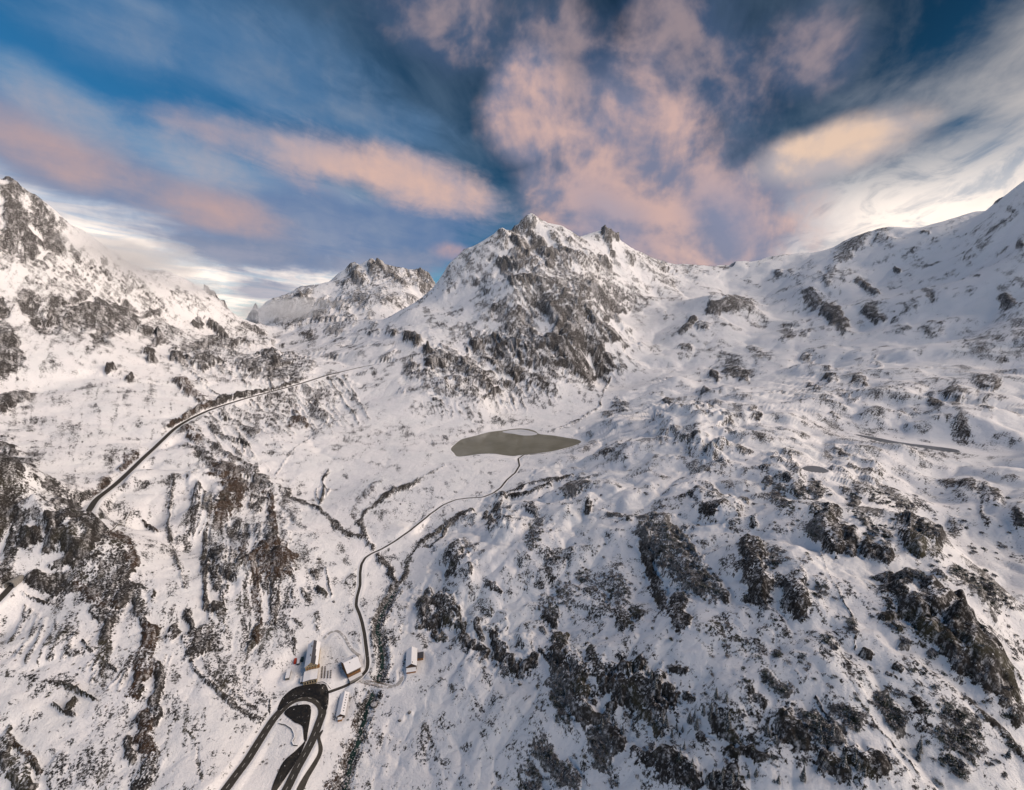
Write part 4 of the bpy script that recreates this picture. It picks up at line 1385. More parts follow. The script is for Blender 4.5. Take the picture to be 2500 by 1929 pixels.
from mathutils.geometry import delaunay_2d_cdt
def drape(name, poly, mat, dz, step, label=None, z=None, kind='structure', cat='ground'):
    """a thin sheet over the land inside a traced outline"""
    a = np.array([(p[0], p[1]) for p in poly])
    ring = []
    for i in range(len(a)):
        p, q = a[i], a[(i + 1) % len(a)]; n = max(1, int(np.hypot(*(q - p)) / step))
        ring += [p + (q - p) * k / n for k in range(n)]
    pts2 = [Vector(p) for p in ring]; nb = len(pts2)
    if step < 900 and z is None:
        x0, y0 = a.min(0); x1, y1 = a.max(0)
        gx, gy = np.meshgrid(np.arange(x0 + step / 2, x1, step), np.arange(y0 + step / 2, y1, step)); gx, gy = gx.ravel(), gy.ravel()
        d, _ = line_dist(gx, gy, [(p[0], p[1], 0) for p in ring] + [(ring[0][0], ring[0][1], 0)])
        ok = inside(gx, gy, ring) & (d > step * 0.4)
        pts2 += [Vector((x, y)) for x, y in zip(gx[ok], gy[ok])]
    vo, _, fo, *_r = delaunay_2d_cdt(pts2, [(i, (i + 1) % nb) for i in range(nb)], [], 1, 1e-4)
    xs = np.array([v.x for v in vo]); ys = np.array([v.y for v in vo])
    zs = height1(xs, ys) + dz if z is None else np.full(len(xs), z)
    me = bpy.data.meshes.new(name); me.from_pydata([(x, y, zz) for x, y, zz in zip(xs, ys, zs)], [], [tuple(f) for f in fo]); me.update()
    bm = bmesh.new(); bm.from_mesh(me)
    bmesh.ops.recalc_face_normals(bm, faces=bm.faces)
    for f in bm.faces:
        if f.normal.z < 0: f.normal_flip()
    for f in bm.faces: f.smooth = True
    bm.to_mesh(me); bm.free()
    o = link(name, me, mat)
    o['kind'] = kind; o['category'] = cat
    if label: o['label'] = label
    return o

# ------------------------------------------------------------------ water
drape('lake', LAKE, M_LAKE, 0, 999, 'murky olive glacial lake in the valley below the pointed peak', z=69.0, cat='lake')
drape('ice_sheet', ICE, M_ICE, 0, 999, 'white sheet of ice floating at the far shore of the lake', z=69.12, cat='ice')
drape('frozen_tarn', TARN, M_TARN, 0, 999, 'long narrow grey frozen tarn on the right plateau', z=188.0, cat='lake')
drape('pond', POND, M_TARN, 0, 999, 'tiny grey frozen pond on the right hillside', z=pond_z + 0.05, cat='lake')

def ribbon(name, b, w, mat, label, cat, lift=0.0, skirt=1.2, wvar=None, follow=False):
    n = len(b); t = np.gradient(b[:, :2], axis=0); t /= np.linalg.norm(t, axis=1, keepdims=True) + 1e-9
    nx, ny = -t[:, 1], t[:, 0]
    hw = (w / 2) * (np.ones(n) if wvar is None else wvar)
    V, F = [], []
    for i in range(n):
        x, y, z = b[i]; z += lift
        for s_, dz in ((1.0, -skirt), (0.995, 0.0), (-0.995, 0.0), (-1.0, -skirt)):
            V.append((x + nx[i] * hw[i] * s_, y + ny[i] * hw[i] * s_, z + dz))
    for i in range(n - 1):
        for k_ in range(3): F.append((i * 4 + k_, i * 4 + k_ + 1, i * 4 + 5 + k_, i * 4 + 4 + k_))
    me = bpy.data.meshes.new(name); me.from_pydata(V, [], F); me.update()
    bm = bmesh.new(); bm.from_mesh(me); bmesh.ops.recalc_face_normals(bm, faces=bm.faces)
    if sum(f.normal.z * f.calc_area() for f in bm.faces) < 0: bmesh.ops.reverse_faces(bm, faces=bm.faces)
    bm.to_mesh(me); bm.free()
    o = link(name, me, mat); o['kind'] = 'structure'; o['label'] = label; o['category'] = cat
    return o
def fine(b, step):
    s = np.concatenate([[0], np.cumsum(np.hypot(*np.diff(b[:, :2], axis=0).T))]); q = np.linspace(0, s[-1], max(8, int(s[-1] / step)))
    return np.stack([np.interp(q, s, b[:, k_]) for k_ in range(3)], 1)
rb = fine(river_b, 4.0); wv = 0.9 + 0.9 * np.abs(perlin(np.arange(len(rb)) * 0.23, np.zeros(len(rb)), 5)) + 0.3 * perlin(np.arange(len(rb)) * 0.7, np.zeros(len(rb)), 6)
rb[:, 0] += 1.6 * perlin(np.arange(len(rb)) * 0.31, np.ones(len(rb)) * .5, 8)
ribbon('stream', rb, 4.2, M_STREAM, 'dark green mountain stream running down the valley past the houses', 'stream', lift=-0.45, skirt=0.4, wvar=wv)

# ------------------------------------------------------------------ roads
ROAD_LABEL = {'pass_road': ('pass_road', M_ROAD, 'grey pass road climbing along the left slope above the valley'),
              'far_road': ('mountain_road', M_ROAD, 'far end of the pass road crossing the snowy saddle'),
              'tunnel_road': ('tunnel_road', M_ROAD, 'short stretch of road running into the tunnel at the left edge'),
              'hairpin_road': ('hairpin_road', M_ROAD, 'cleared grey hairpin road with dashed centre line below the hotel'),
              'valley_road': ('valley_road', M_ROAD, 'narrow winding road from the hotel to the lake shore'),
              'chalet_track': ('snowy_track', M_TRACK, 'pale snow packed track crossing the stream to the lone chalet'),
              'loop_track': ('looping_track', M_TRACK, 'faint snow packed track looping behind the hotel')}
road_obj = {}
for nm, rd in ROADS.items():
    name, mat, lab = ROAD_LABEL[nm]
    rd['f'] = fine(rd['b'], 4.0)
    road_obj[nm] = ribbon(name, rd['f'], rd['w'], mat, lab, 'road', lift=0.12 if nm not in ('pass_road', 'far_road') else 0.5, skirt=2.0)
dash_me = MB().box(-0.22, 0.22, -2.2, 2.2, 0, 0.02).mesh('lane_dash'); dash_me.materials.append(M_PAINT)
def dashes(nm, every, lift):
    f = ROADS[nm]['f']; s = np.concatenate([[0], np.cumsum(np.hypot(*np.diff(f[:, :2], axis=0).T))])
    q = every / 2
    while q < s[-1] - 3:
        p = [np.interp(q, s, f[:, k_]) for k_ in range(3)]; p2 = [np.interp(q + 1, s, f[:, k_]) for k_ in range(3)]
        o = bpy.data.objects.new('lane_dash', dash_me); coll.objects.link(o); o.parent = road_obj[nm]
        o.location = (p[0], p[1], p[2] + lift); dx, dy, dz = p2[0] - p[0], p2[1] - p[1], p2[2] - p[2]
        o.rotation_euler = (math.atan2(dz, math.hypot(dx, dy)), 0, math.atan2(dx, dy) * -1)
        q += every
dashes('hairpin_road', 11, 0.15)
def snow_banks(nm, w_, h_, gap, lift):
    f = fine(ROADS[nm]['b'], 2.5); n = len(f); t = np.gradient(f[:, :2], axis=0); t /= np.linalg.norm(t, axis=1, keepdims=True) + 1e-9
    for s_ in (-1, 1):
        o_ = s_ * (ROADS[nm]['w'] / 2 + gap); V = []; F = []
        k1 = perlin(np.arange(n) * 0.35, np.full(n, s_ * 3.3), 7) * 0.5; k2 = perlin(np.arange(n) * 0.9, np.full(n, s_ * 1.7), 9) * 0.4
        hh = h_ * np.clip(0.65 + k1 + k2, 0.05, 1.5); ww = w_ * (1 + 0.5 * k2)
        for i in range(n):
            nx, ny = -t[i, 1], t[i, 0]
            for a, b in ((-0.5, -0.8), (-0.42, 0.1), (-0.15, 0.85), (0.15, 1.0), (0.5, 0.3), (0.9, -0.8)):
                q = o_ + s_ * a * ww[i]; V.append((f[i, 0] + nx * q, f[i, 1] + ny * q, f[i, 2] + lift + b * hh[i]))
        for i in range(n - 1):
            for k_ in range(5): F.append((i * 6 + k_, i * 6 + k_ + 1, i * 6 + 7 + k_, i * 6 + 6 + k_))
        mb = MB(); mb.add(V, F); o = mb.build('snow_bank', M_SNOW, road_obj[nm])
        for p_ in o.data.polygons: p_.use_smooth = True
snow_banks('valley_road', 0.9, 0.35, 0.5, 0.0)
def P3(px): return scaled(px, 500, 1500, 3.64)
def ground_poly(px): return [cast(u, v, height1) for u, v in px]
drape('forecourt', interp_closed(ground_poly(P3([(645,845),(690,745),(780,665),(860,636),(960,622),(1040,618),(1092,660),(1102,720),(1098,800),(1085,850),(1040,830),(1020,780),(970,745),(910,735),(820,750),(740,795),(680,850)])), 3), M_WET, 0.55, 1.6, 'dark wet asphalt forecourt between the hotel and the hairpin', cat='forecourt')
drape('wet_island', interp_closed(ground_poly(P3([(705,880),(760,825),(850,806),(925,806),(945,840),(942,900),(932,965),(915,1060),(905,1130),(880,1110),(868,1000),(800,965),(750,925)])), 3), M_WET, 0.55, 1.6, 'dark wet asphalt island inside the bend of the hairpin', cat='asphalt')
drape('parking_lot', interp_closed(ground_poly(P3([(872,1150),(905,1112),(850,1250),(770,1380),(640,1570),(585,1600),(640,1430),(700,1310),(790,1230)])), 3), M_WET, 0.55, 1.6, 'long dark parking strip between the two arms of the hairpin', cat='parking lot')
drape('side_lane', interp_closed(ground_poly(P3([(1000,1085),(1045,1030),(1050,1045),(1026,1095),(1048,1180),(1042,1240),(1000,1330),(930,1450),(870,1580),(800,1600),(880,1440),(960,1320),(1005,1240),(1010,1170)])), 3), M_ROAD, 0.45, 1.8, 'narrow grey lane beside the right arm of the hairpin', cat='lane')
# ------------------------------------------------------------------ buildings
def gable_body(L, W, eave, ridge, base=-2.5):
    """walls of a gabled house; front gable at y = 0, runs to y = L, x across"""
    return MB().prism([(-W/2, base), (W/2, base), (W/2, eave), (0, ridge), (-W/2, eave)], 0, L)
def roof_slope(L, W, eave, ridge, side, t, over, off, y0=None, y1=None, k0=0.0, k1=1.0):
    """one pitched slab; k runs from ridge (0) to eave (1)"""
    y0 = -over if y0 is None else y0; y1 = L + over if y1 is None else y1
    sl = (ridge - eave) / (W / 2); xe = W / 2 + over
    xa, xb = xe * k0, xe * k1
    za, zb = ridge - sl * xa + off, ridge - sl * xb + off
    prof = [(side * xa, za), (side * xb, zb), (side * xb, zb + t), (side * xa, za + t)]
    return MB().prism(prof, y0, y1)
def window(parent, x, z, w, h, y=0.0, face='y', depth=0.12, mat=None, trim=M_TRIM):
    if face == 'y':
        f = MB().box(x - w/2 - .12, x + w/2 + .12, y - depth, y + 0.05, z - h/2 - .12, z + h/2 + .12).build('window', trim, parent)
        MB().box(x - w/2, x + w/2, y - depth - 0.04, y - depth + 0.02, z - h/2, z + h/2).build('pane', mat or M_GLASS, f)
    else:
        s = 1 if y > 0 else -1
        f = MB().box(y - 0.05 if s > 0 else y - depth, y + depth if s > 0 else y + 0.05, x - w/2 - .12, x + w/2 + .12, z - h/2 - .12, z + h/2 + .12).build('window', trim, parent)
        MB().box(y + s * depth - 0.02, y + s * depth + 0.04 * s + (0.02 if s > 0 else 0), x - w/2, x + w/2, z - h/2, z + h/2).build('pane', mat or M_GLASS, f)
def heading(front, back): return math.atan2(-(back.x - front.x), back.y - front.y)
def at_z(u, v, z): return on_plane(u, v, z)

# hotel: tall gabled block with a lower wing in front
gz = hotel_c.z
f0 = at_z(759, 1617, gz + 17); f1 = at_z(767, 1564, gz + 17)
L = (f1 - f0).to_2d().length; W = 14.0; rz = heading(f0, f1)
hotel = empty('hotel', (f0.x, f0.y, gz), rz, 'tall cream hotel with long snowy roof and low front wing above the hairpin', 'hotel')
gable_body(L, W, 12.0, 17.0).build('wall', M_CREAM, hotel)
r1 = roof_slope(L, W, 12.0, 17.0, -1, 0.3, 0.9, 0.05).build('roof', M_SLATE, hotel)
roof_slope(L, W, 12.0, 17.0, -1, 0.35, 0.9, 0.37, k0=0.04).build('roof_snow', M_SNOW, r1)
r2 = roof_slope(L, W, 12.0, 17.0, 1, 0.3, 0.9, 0.052).build('roof', M_SLATE, hotel)
roof_slope(L, W, 12.0, 17.0, 1, 0.35, 0.9, 0.372, y0=-0.9, y1=L * .34, k0=0.62).build('roof_snow', M_SNOW, r2)
roof_slope(L, W, 12.0, 17.0, 1, 0.35, 0.9, 0.372, y0=L * .34 + .01, y1=L * .62, k0=0.5).build('roof_snow', M_SNOW, r2)
roof_slope(L, W, 12.0, 17.0, 1, 0.35, 0.9, 0.372, y0=L * .62 + .01, y1=L + .9, k0=0.42).build('roof_snow', M_SNOW, r2)
for y_ in (L * .3, L * .72): MB().box(-2.2, -1.2, y_, y_ + 1.1, 15.6, 18.4).build('chimney', M_STONE, hotel)
for z_, xs in ((7.6, (-4.6, -1.6, 1.6, 4.6)), (10.4, (-4.6, -1.6, 1.6, 4.6)), (13.2, (-2.4, 0, 2.4))):
    for x_ in xs: window(hotel, x_, z_, 1.3, 1.5)
for z_ in (4.0, 7.0, 10.0):
    for k_ in range(8):
        window(hotel, 3 + k_ * (L - 6) / 7, z_, 1.2, 1.4, y=W / 2, face='x'); window(hotel, 3 + k_ * (L - 6) / 7, z_, 1.2, 1.4, y=-W / 2, face='x')
for z_ in (9.0,):
    bal = MB().box(-5.8, 5.8, -1.3, 0, z_ - .18, z_).build('balcony', M_WOOD, hotel)
    MB().box(-5.8, 5.8, -1.3, -1.2, z_, z_ + 0.9).build('railing', M_WOODL, bal)
MB().box(W / 2, W / 2 + 2.6, 0.4, 3.4, 6.2, 9.6).build('bay_window', M_WOODL, hotel)
wing = MB().box(-7.9, 7.6, -16.5, 0.0, -2.5, 5.2).build('wing', M_CREAM, hotel)
wr = MB().prism([(-8.5, 5.25), (8.2, 5.25), (8.2, 5.6), (-0.2, 6.5), (-8.5, 5.6)], -17.1, -0.03).build('wing_roof', M_SLATE, hotel)
MB().prism([(-8.4, 5.63), (-0.2, 6.53), (8.1, 5.63), (8.1, 5.9), (-0.2, 6.85), (-8.4, 5.9)], -17.0, -0.05).build('roof_snow', M_SNOW, wr)
for x_ in (-5.8, -2.9, 0.0, 2.9, 5.6): window(hotel, x_, 2.6, 1.7, 3.0, y=-16.5)
MB().box(-7.4, 7.2, -19.2, -16.62, -0.4, 0.25).build('step', M_STONE, hotel)
MB().box(-12.0, -8.0, -12.5, -4.0, -2.0, 2.9).build('side_porch', M_STONE, hotel)
MB().box(-12.2, -7.95, -12.7, -3.8, 2.93, 3.25).build('porch_snow', M_SNOW, hotel)

# wooden lodge with the broad white roof
gz = big_c.z
a0 = at_z(841, 1619, gz + 13.5); a1 = at_z(870, 1605, gz + 13.5)
ctr = (a0 + a1) / 2; rzl = math.atan2((a1 - a0).y, (a1 - a0).x)
lodge = empty('lodge', (ctr.x, ctr.y, gz), rzl + math.pi / 2, 'brown wooden lodge with broad white roof beside the valley road bend', 'lodge')
Ll, Wl, ev, rg = 16.5, 25.0, 7.8, 13.5
MB().prism([(-Wl/2, -3), (Wl/2, -3), (Wl/2, ev), (0, rg), (-Wl/2, ev)], -Ll/2, Ll/2).build('wall', M_WOOD, lodge)
for s_ in (-1, 1):
    rf = roof_slope(Ll, Wl, ev, rg, s_, 0.3, 1.0, 0.05 + 0.002 * s_, y0=-Ll/2 - 1, y1=Ll/2 + 1).build('roof', M_WOODD, lodge)
    roof_slope(Ll, Wl, ev, rg, s_, 0.45, 0.95, 0.37 + 0.002 * s_, y0=-Ll/2 - .95, y1=Ll/2 + .95).build('roof_snow', M_SNOW, rf)
FX = -Wl / 2       # long side towards the camera
for z_ in (2.4, 5.4):
    for k_ in range(5): window(lodge, -6.2 + k_ * 3.1, z_, 1.3, 1.4, y=FX, face='x')
bal = MB().box(FX - 1.5, FX, -7.8, 7.8, 3.6, 3.8).build('balcony', M_WOODL, lodge); MB().box(FX - 1.5, FX - 1.4, -7.8, 7.8, 3.8, 4.8).build('railing', M_WOODL, bal)
MB().box(FX - 6.5, FX - 0.02, -8.0, 8.0, -3, 0.35).build('terrace', M_CONC, lodge)
MB().box(FX - 6.4, FX - 0.04, -7.9, 7.9, 0.37, 0.6).build('terrace_snow', M_SNOW, lodge)
for s_ in (-1, 1):
    for z_ in (2.4, 5.4, 8.6):
        for x_ in ((-7.5, -2.5, 2.5, 7.5) if z_ < 7 else (-3, 3)): window(lodge, x_, z_, 1.2, 1.4, y=-Ll/2 if s_ < 0 else -Ll/2)
    break
MB().box(1.0, 2.1, -3.5, -2.4, 11.5, 15.4).build('chimney', M_STONE, lodge)
MB().box(-3.4, -2.6, 1.5, 2.3, 10.5, 13.6).build('chimney', M_STONE, lodge)

# long low barn
gz = shed_c.z
b0 = at_z(831, 1743, gz + 6); b1 = at_z(842, 1689, gz + 6)
Ls = (b1 - b0).to_2d().length
barn = empty('barn', (b0.x, b0.y, gz), heading(b0, b1), 'long low barn with row of small roof lights beside the stream', 'barn')
gable_body(Ls, 9.0, 3.4, 6.0).build('wall', M_WOODD, barn)
for s_ in (-1, 1):
    rf = roof_slope(Ls, 9.0, 3.4, 6.0, s_, 0.25, 0.7, 0.05 + .002 * s_).build('roof', M_SLATE, barn)
    roof_slope(Ls, 9.0, 3.4, 6.0, s_, 0.35, 0.65, 0.32 + .002 * s_).build('roof_snow', M_SNOW, rf)
for k_ in range(7):
    y_ = 4 + k_ * (Ls - 7) / 6.5
    MB().add([(2.2, y_, 5.35), (3.2, y_, 4.78), (3.2, y_ + 1.2, 4.78), (2.2, y_ + 1.2, 5.35), (2.2, y_, 5.62), (3.2, y_, 5.05), (3.2, y_ + 1.2, 5.05), (2.2, y_ + 1.2, 5.62)],
             [(0,3,2,1),(4,5,6,7),(0,1,5,4),(1,2,6,5),(2,3,7,6),(3,0,4,7)]).build('roof_light', M_GLASS, barn)
MB().box(-2.6, 2.0, -4.2, -0.03, -2, 2.6).build('porch', M_WOODL, barn)
MB().box(-2.8, 2.2, -4.4, -0.76, 2.63, 2.95).build('porch_snow', M_SNOW, barn)
for x_ in (-3.2, 3.2): window(barn, x_, 1.9, 1.0, 1.0)

# lone chalet across the stream with its dark roofed annex
gz = chalet_c.z
c0 = at_z(1004, 1620, gz + 9.5); c1 = at_z(1005.5, 1580, gz + 9.5)
Lc = (c1 - c0).to_2d().length
chalet = empty('chalet', (c0.x, c0.y, gz), heading(c0, c1), 'brown chalet with snowy roof alone on the far side of the stream', 'chalet')
gable_body(Lc, 13.0, 5.6, 9.5).build('wall', M_WOODD, chalet)
for s_ in (-1, 1):
    rf = roof_slope(Lc, 13.0, 5.6, 9.5, s_, 0.25, 0.8, 0.05 + .002 * s_).build('roof', M_SLATE, chalet)
    roof_slope(Lc, 13.0, 5.6, 9.5, s_, 0.4, 0.75, 0.32 + .002 * s_).build('roof_snow', M_SNOW, rf)
for z_, xs in ((4.6, (-3.6, -1.2, 1.2, 3.6)), (7.0, (-1.2, 1.2))):
    for x_ in xs: window(chalet, x_, z_, 1.1, 1.2, trim=M_WOODL)
lt = MB().prism([(-6.2, -2.5), (5.6, -2.5), (5.6, 2.3), (-6.2, 2.3)], -5.4, -0.03).build('lean_to', M_WOODL, chalet)
MB().add([(-6.5, -5.8, 2.33), (5.9, -5.8, 2.33), (5.9, -0.04, 3.3), (-6.5, -0.04, 3.3), (-6.5, -5.8, 2.75), (5.9, -5.8, 2.75), (5.9, -0.04, 3.7), (-6.5, -0.04, 3.7)], [(0,3,2,1),(4,5,6,7),(0,1,5,4),(1,2,6,5),(2,3,7,6),(3,0,4,7)]).build('roof_snow', M_SNOW, lt)
MB().box(1.2, 2.0, 1.4, 2.2, 8.0, 10.6).build('chimney', M_STONE, chalet)
a_ = at_z(1024, 1600, gz + 4.5)
annex = MB().box(6.7, 15.0, Lc * .48, Lc * .48 + 9.5, -2.5, 4.0).build('annex', M_WOODL, chalet)
MB().box(6.55, 15.6, Lc * .48 - .7, Lc * .48 + 10.1, 4.03, 4.5).build('annex_roof', M_SLATE, annex)
window(chalet, 10.8, 1.8, 1.6, 1.2, y=Lc * .48, trim=M_TRIM)

# small flat hut left of the hotel
gz = hut_c.z
h0 = at_z(701, 1655.5, gz + 3); h1 = at_z(706, 1634, gz + 3)
Lh = (h1 - h0).to_2d().length
hut = empty('hut', (h0.x, h0.y, gz), heading(h0, h1), 'small narrow hut with flat snowy roof left of the hotel', 'hut')
MB().box(-2.2, 2.2, 0, Lh, -2, 2.9).build('wall', M_STONE, hut)
rf = MB().box(-2.5, 2.5, -.3, Lh + .3, 2.93, 3.15).build('roof', M_SLATE, hut)
MB().box(-2.45, 2.45, -.25, Lh + .25, 3.17, 3.5).build('roof_snow', M_SNOW, rf)
window(hut, 0, 1.5, 1.2, 1.0)

# stores beside the hotel wall
def container(name, u, v, l, w, h, mat, label, rz_, snow=False):
    p = cast(u, v, height1); o = empty(name, (p.x, p.y, p.z), rz_, label, 'container')
    MB().box(-w/2, w/2, -l/2, l/2, -1.0, h).build('body', mat, o)
    for k_ in range(7): MB().box(-w/2 - .06, w/2 + .06, -l/2 + (k_ + .35) * l/7, -l/2 + (k_ + .65) * l/7, 0.1, h - .1).build('rib', mat, o)
    if snow: MB().box(-w/2 - .02, w/2 + .02, -l/2, l/2, h + .005, h + .3).build('snow_cover', M_SNOW, o)
container('storage_container', 721, 1616, 8.0, 2.8, 2.6, M_RED, 'red container left of the hotel', rz)
container('storage_container', 729, 1618, 9.0, 3.2, 2.4, M_TEAL, 'container under snow between the red one and the hotel', rz, True)
container('storage_container', 738, 1612, 7.0, 3.0, 2.6, M_TEAL, 'dark teal container against the left wall of the hotel', rz)

# terrace tables
def make_table():
    o = empty('picnic_table', (0, 0, 0), 0, '', 'table', 'tables on the hotel terrace')
    MB().box(-0.8, 0.8, -0.45, 0.45, 0.70, 0.78).build('table_top', M_WOODD, o)
    for s_ in (-1, 1):
        MB().box(-0.8, 0.8, s_ * 0.8 - 0.16, s_ * 0.8 + 0.16, 0.42, 0.48).build('bench', M_WOODD, o)
        MB().box(s_ * 0.6 - 0.06, s_ * 0.6 + 0.06, -0.8, 0.8, 0.0, 0.42).build('leg', M_WOODD, o)
    return o
def copy_tree(o, parent=None):
    c = o.copy(); coll.objects.link(c); c.parent = parent
    for ch in o.children: copy_tree(ch, c)
    return c
tab = make_table(); first = True
rows = [(787, 1629, 1655, 8), (794, 1629, 1655, 8), (801, 1640, 1655, 5), (808, 1638, 1655, 5)]
for u_, va, vb, n_ in rows:
    for k_ in range(n_):
        p = cast(u_ - (k_ * 0.25), va + (vb - va) * k_ / (n_ - 1), height1)
        o = tab if first else copy_tree(tab); first = False
        o.location = (p.x, p.y, p.z); o.rotation_euler = (0, 0, rz + 0.05 * (k_ % 3 - 1))
        o['label'] = 'small dark picnic table standing in rows on the snowy hotel terrace'

# bridge on the track over the stream
bt = ROADS['chalet_track']['f']
d2 = np.array([line_dist(np.array([q[0]]), np.array([q[1]]), river_b)[0][0] for q in bt]); ic = int(np.argmin(d2))
i0, i1 = max(0, ic - 4), min(len(bt) - 1, ic + 4)
pa, pb = Vector(bt[i0]), Vector(bt[i1]); Lb = (pb - pa).to_2d().length
bridge = empty('bridge', ((pa.x + pb.x) / 2, (pa.y + pb.y) / 2, (pa.z + pb.z) / 2), math.atan2(pb.y - pa.y, pb.x - pa.x), 'small bridge carrying the snowy track over the stream', 'bridge')
sl_ = (pb.z - pa.z) / Lb
MB().add([(x_, y_, sl_ * x_ + z_) for z_ in (-0.9, 0.06) for x_, y_ in ((-Lb/2, -2.6), (Lb/2, -2.6), (Lb/2, 2.6), (-Lb/2, 2.6))], [(0,3,2,1),(4,5,6,7),(0,1,5,4),(1,2,6,5),(2,3,7,6),(3,0,4,7)]).build('deck', M_CONC, bridge)
for s_ in (-1, 1):
    r_ = MB()
    r_.add([(x_, s_ * 2.45 + y_, sl_ * x_ + z_) for z_ in (0.95, 1.1) for x_, y_ in ((-Lb/2, -.08), (Lb/2, -.08), (Lb/2, .08), (-Lb/2, .08))], [(0,3,2,1),(4,5,6,7),(0,1,5,4),(1,2,6,5),(2,3,7,6),(3,0,4,7)])
    for k_ in range(9):
        x_ = -Lb/2 + .2 + k_ * (Lb - .4) / 8; r_.box(x_ - .07, x_ + .07, s_ * 2.45 - .06, s_ * 2.45 + .06, sl_ * x_ + .06, sl_ * x_ + .95)
    r_.build('railing', M_WOODL, bridge)
    MB().box(s_ * (Lb/2 - 1.4) - 1.2, s_ * (Lb/2 - 1.4) + 1.2, -2.5, 2.5, -7, -0.95 + sl_ * s_ * (Lb/2 - 1.4)).build('abutment', M_STONE, bridge)

# tunnel mouth on the left
tb = ROADS['tunnel_road']['f']; pe = Vector(tb[-1]); pd = Vector(tb[-3])
tdir = (pe - pd); tr = math.atan2(-tdir.x, tdir.y)
tun = empty('tunnel_portal', (pe.x, pe.y, pe.z), tr, 'rounded concrete tunnel mouth in the dark crag at the left edge', 'tunnel')
prof_o = [(6.4 * math.cos(a), 1.5 + 6.0 * math.sin(a)) for a in np.linspace(0, math.pi, 15)]; prof_i = [(5.2 * math.cos(a), 1.5 + 4.9 * math.sin(a)) for a in np.linspace(math.pi, 0, 15)]
MB().prism([(6.4, -2.0)] + prof_o + [(-6.4, -2.0), (-5.2, -2.0)] + prof_i + [(5.2, -2.0)], -5.0, 12.0).build('vault', M_CONC, tun)
MB().box(-5.3, 5.3, 11.2, 11.8, -2, 6.5).build('bore_shade_panel', M_SHADE, tun)  # panel closing the vault, the tunnel's inner shade put into its colour

# masonry walls
def wall_along(name, px, h, t, mat, label, step=2.0):
    b = fine(np.array([tuple(cast(u, v, height1)) for u, v in px]), step)
    n = len(b); tt = np.gradient(b[:, :2], axis=0); tt /= np.linalg.norm(tt, axis=1, keepdims=True); V = []; F = []
    zg = height1(b[:, 0], b[:, 1])
    for i in range(n):
        nx, ny = -tt[i, 1] * t / 2, tt[i, 0] * t / 2
        for s_, z_ in ((1, -1.5), (1, h), (-1, h), (-1, -1.5)): V.append((b[i, 0] + s_ * nx, b[i, 1] + s_ * ny, zg[i] + z_))
    for i in range(n - 1):
        for k_ in range(3): F.append((i * 4 + k_, i * 4 + k_ + 1, i * 4 + 5 + k_, i * 4 + 4 + k_))
    F += [(0, 3, 2, 1), (n * 4 - 4, n * 4 - 3, n * 4 - 2, n * 4 - 1)]
    root = empty(name, (float(b[0, 0]), float(b[0, 1]), float(zg[0])), 0, label, 'wall')
    m_ = MB(); m_.add([(x - b[0, 0], y - b[0, 1], z - zg[0]) for x, y, z in V], F); m_.build('masonry', mat, root)
    cap = MB(); Vc = []
    for i in range(n):
        nx, ny = -tt[i, 1] * t * .62, tt[i, 0] * t * .62
        for s_, z_ in ((1, h + .02), (1, h + .3), (-1, h + .3), (-1, h + .02)): Vc.append((b[i, 0] + s_ * nx - b[0, 0], b[i, 1] + s_ * ny - b[0, 1], zg[i] + z_ - zg[0]))
    cap.add(Vc, F); cap.build('snow_cap', M_SNOW, root)
wall_along('terrace_wall', P3([(662,972),(720,985),(775,1022),(795,1065),(798,1100),(775,1140),(790,1168),(825,1170)]), 1.6, 0.9, M_STONE, 'curved stone wall on the snowy bank inside the hairpin')
wall_along('retaining_wall', [(262,1298),(285,1284),(306,1273),(318,1248)], 2.2, 1.0, M_STONE, 'grey retaining wall on the slope below the tunnel exit')
wall_along('garden_wall', P3([(1005,607),(1050,600),(1090,625),(1118,660)]), 0.9, 0.6, M_WOODD, 'low curved brown wall edging the terrace in front of the hotel')
# ------------------------------------------------------------------ trees, shrubs, boulders
def leaf_mat(name, c1, c2, snow):
    m, N, bs = new_mat(name)
    geo = N.n.new('ShaderNodeNewGeometry'); oi = N.n.new('ShaderNodeObjectInfo')
    n = N.noise(geo.outputs['Position'], 0.9, 4, 0.6)
    col = N.mix(N.ss(n, 0.35, 0.65), c1, c2)
    nz = N.sep(geo.outputs['True Normal'])[2]
    up = N.m('MULTIPLY', N.ss(N.m('ABSOLUTE', nz), 0.35, 0.95), N.ss(N.noise(geo.outputs['Position'], 1.6, 4, 0.6), 0.50 - snow, 0.62 - snow))
    N.l.new(N.mix(N.m('MULTIPLY', up, 0.85), col, SNOW), bs.inputs['Base Color'])
    setb(N, bs, Roughness=0.9, Specular_IOR_Level=0.1)
    return m
M_NEEDLE = leaf_mat("spruce_needles", (0.024, 0.030, 0.027), (0.060, 0.068, 0.064), 0.0)
M_PINE = leaf_mat("dwarf_pine_needles", (0.020, 0.028, 0.018), (0.045, 0.055, 0.036), 0.03)
M_TWIG = leaf_mat("frosted_twigs", (0.060, 0.052, 0.050), (0.135, 0.122, 0.118), 0.06)
M_BARK = flat_mat("bark", (0.050, 0.038, 0.030), (0.030, 0.024, 0.020), 2.0)
M_BOULD = leaf_mat("snowy_boulder", (0.040, 0.037, 0.033), (0.09, 0.083, 0.075), 0.06)

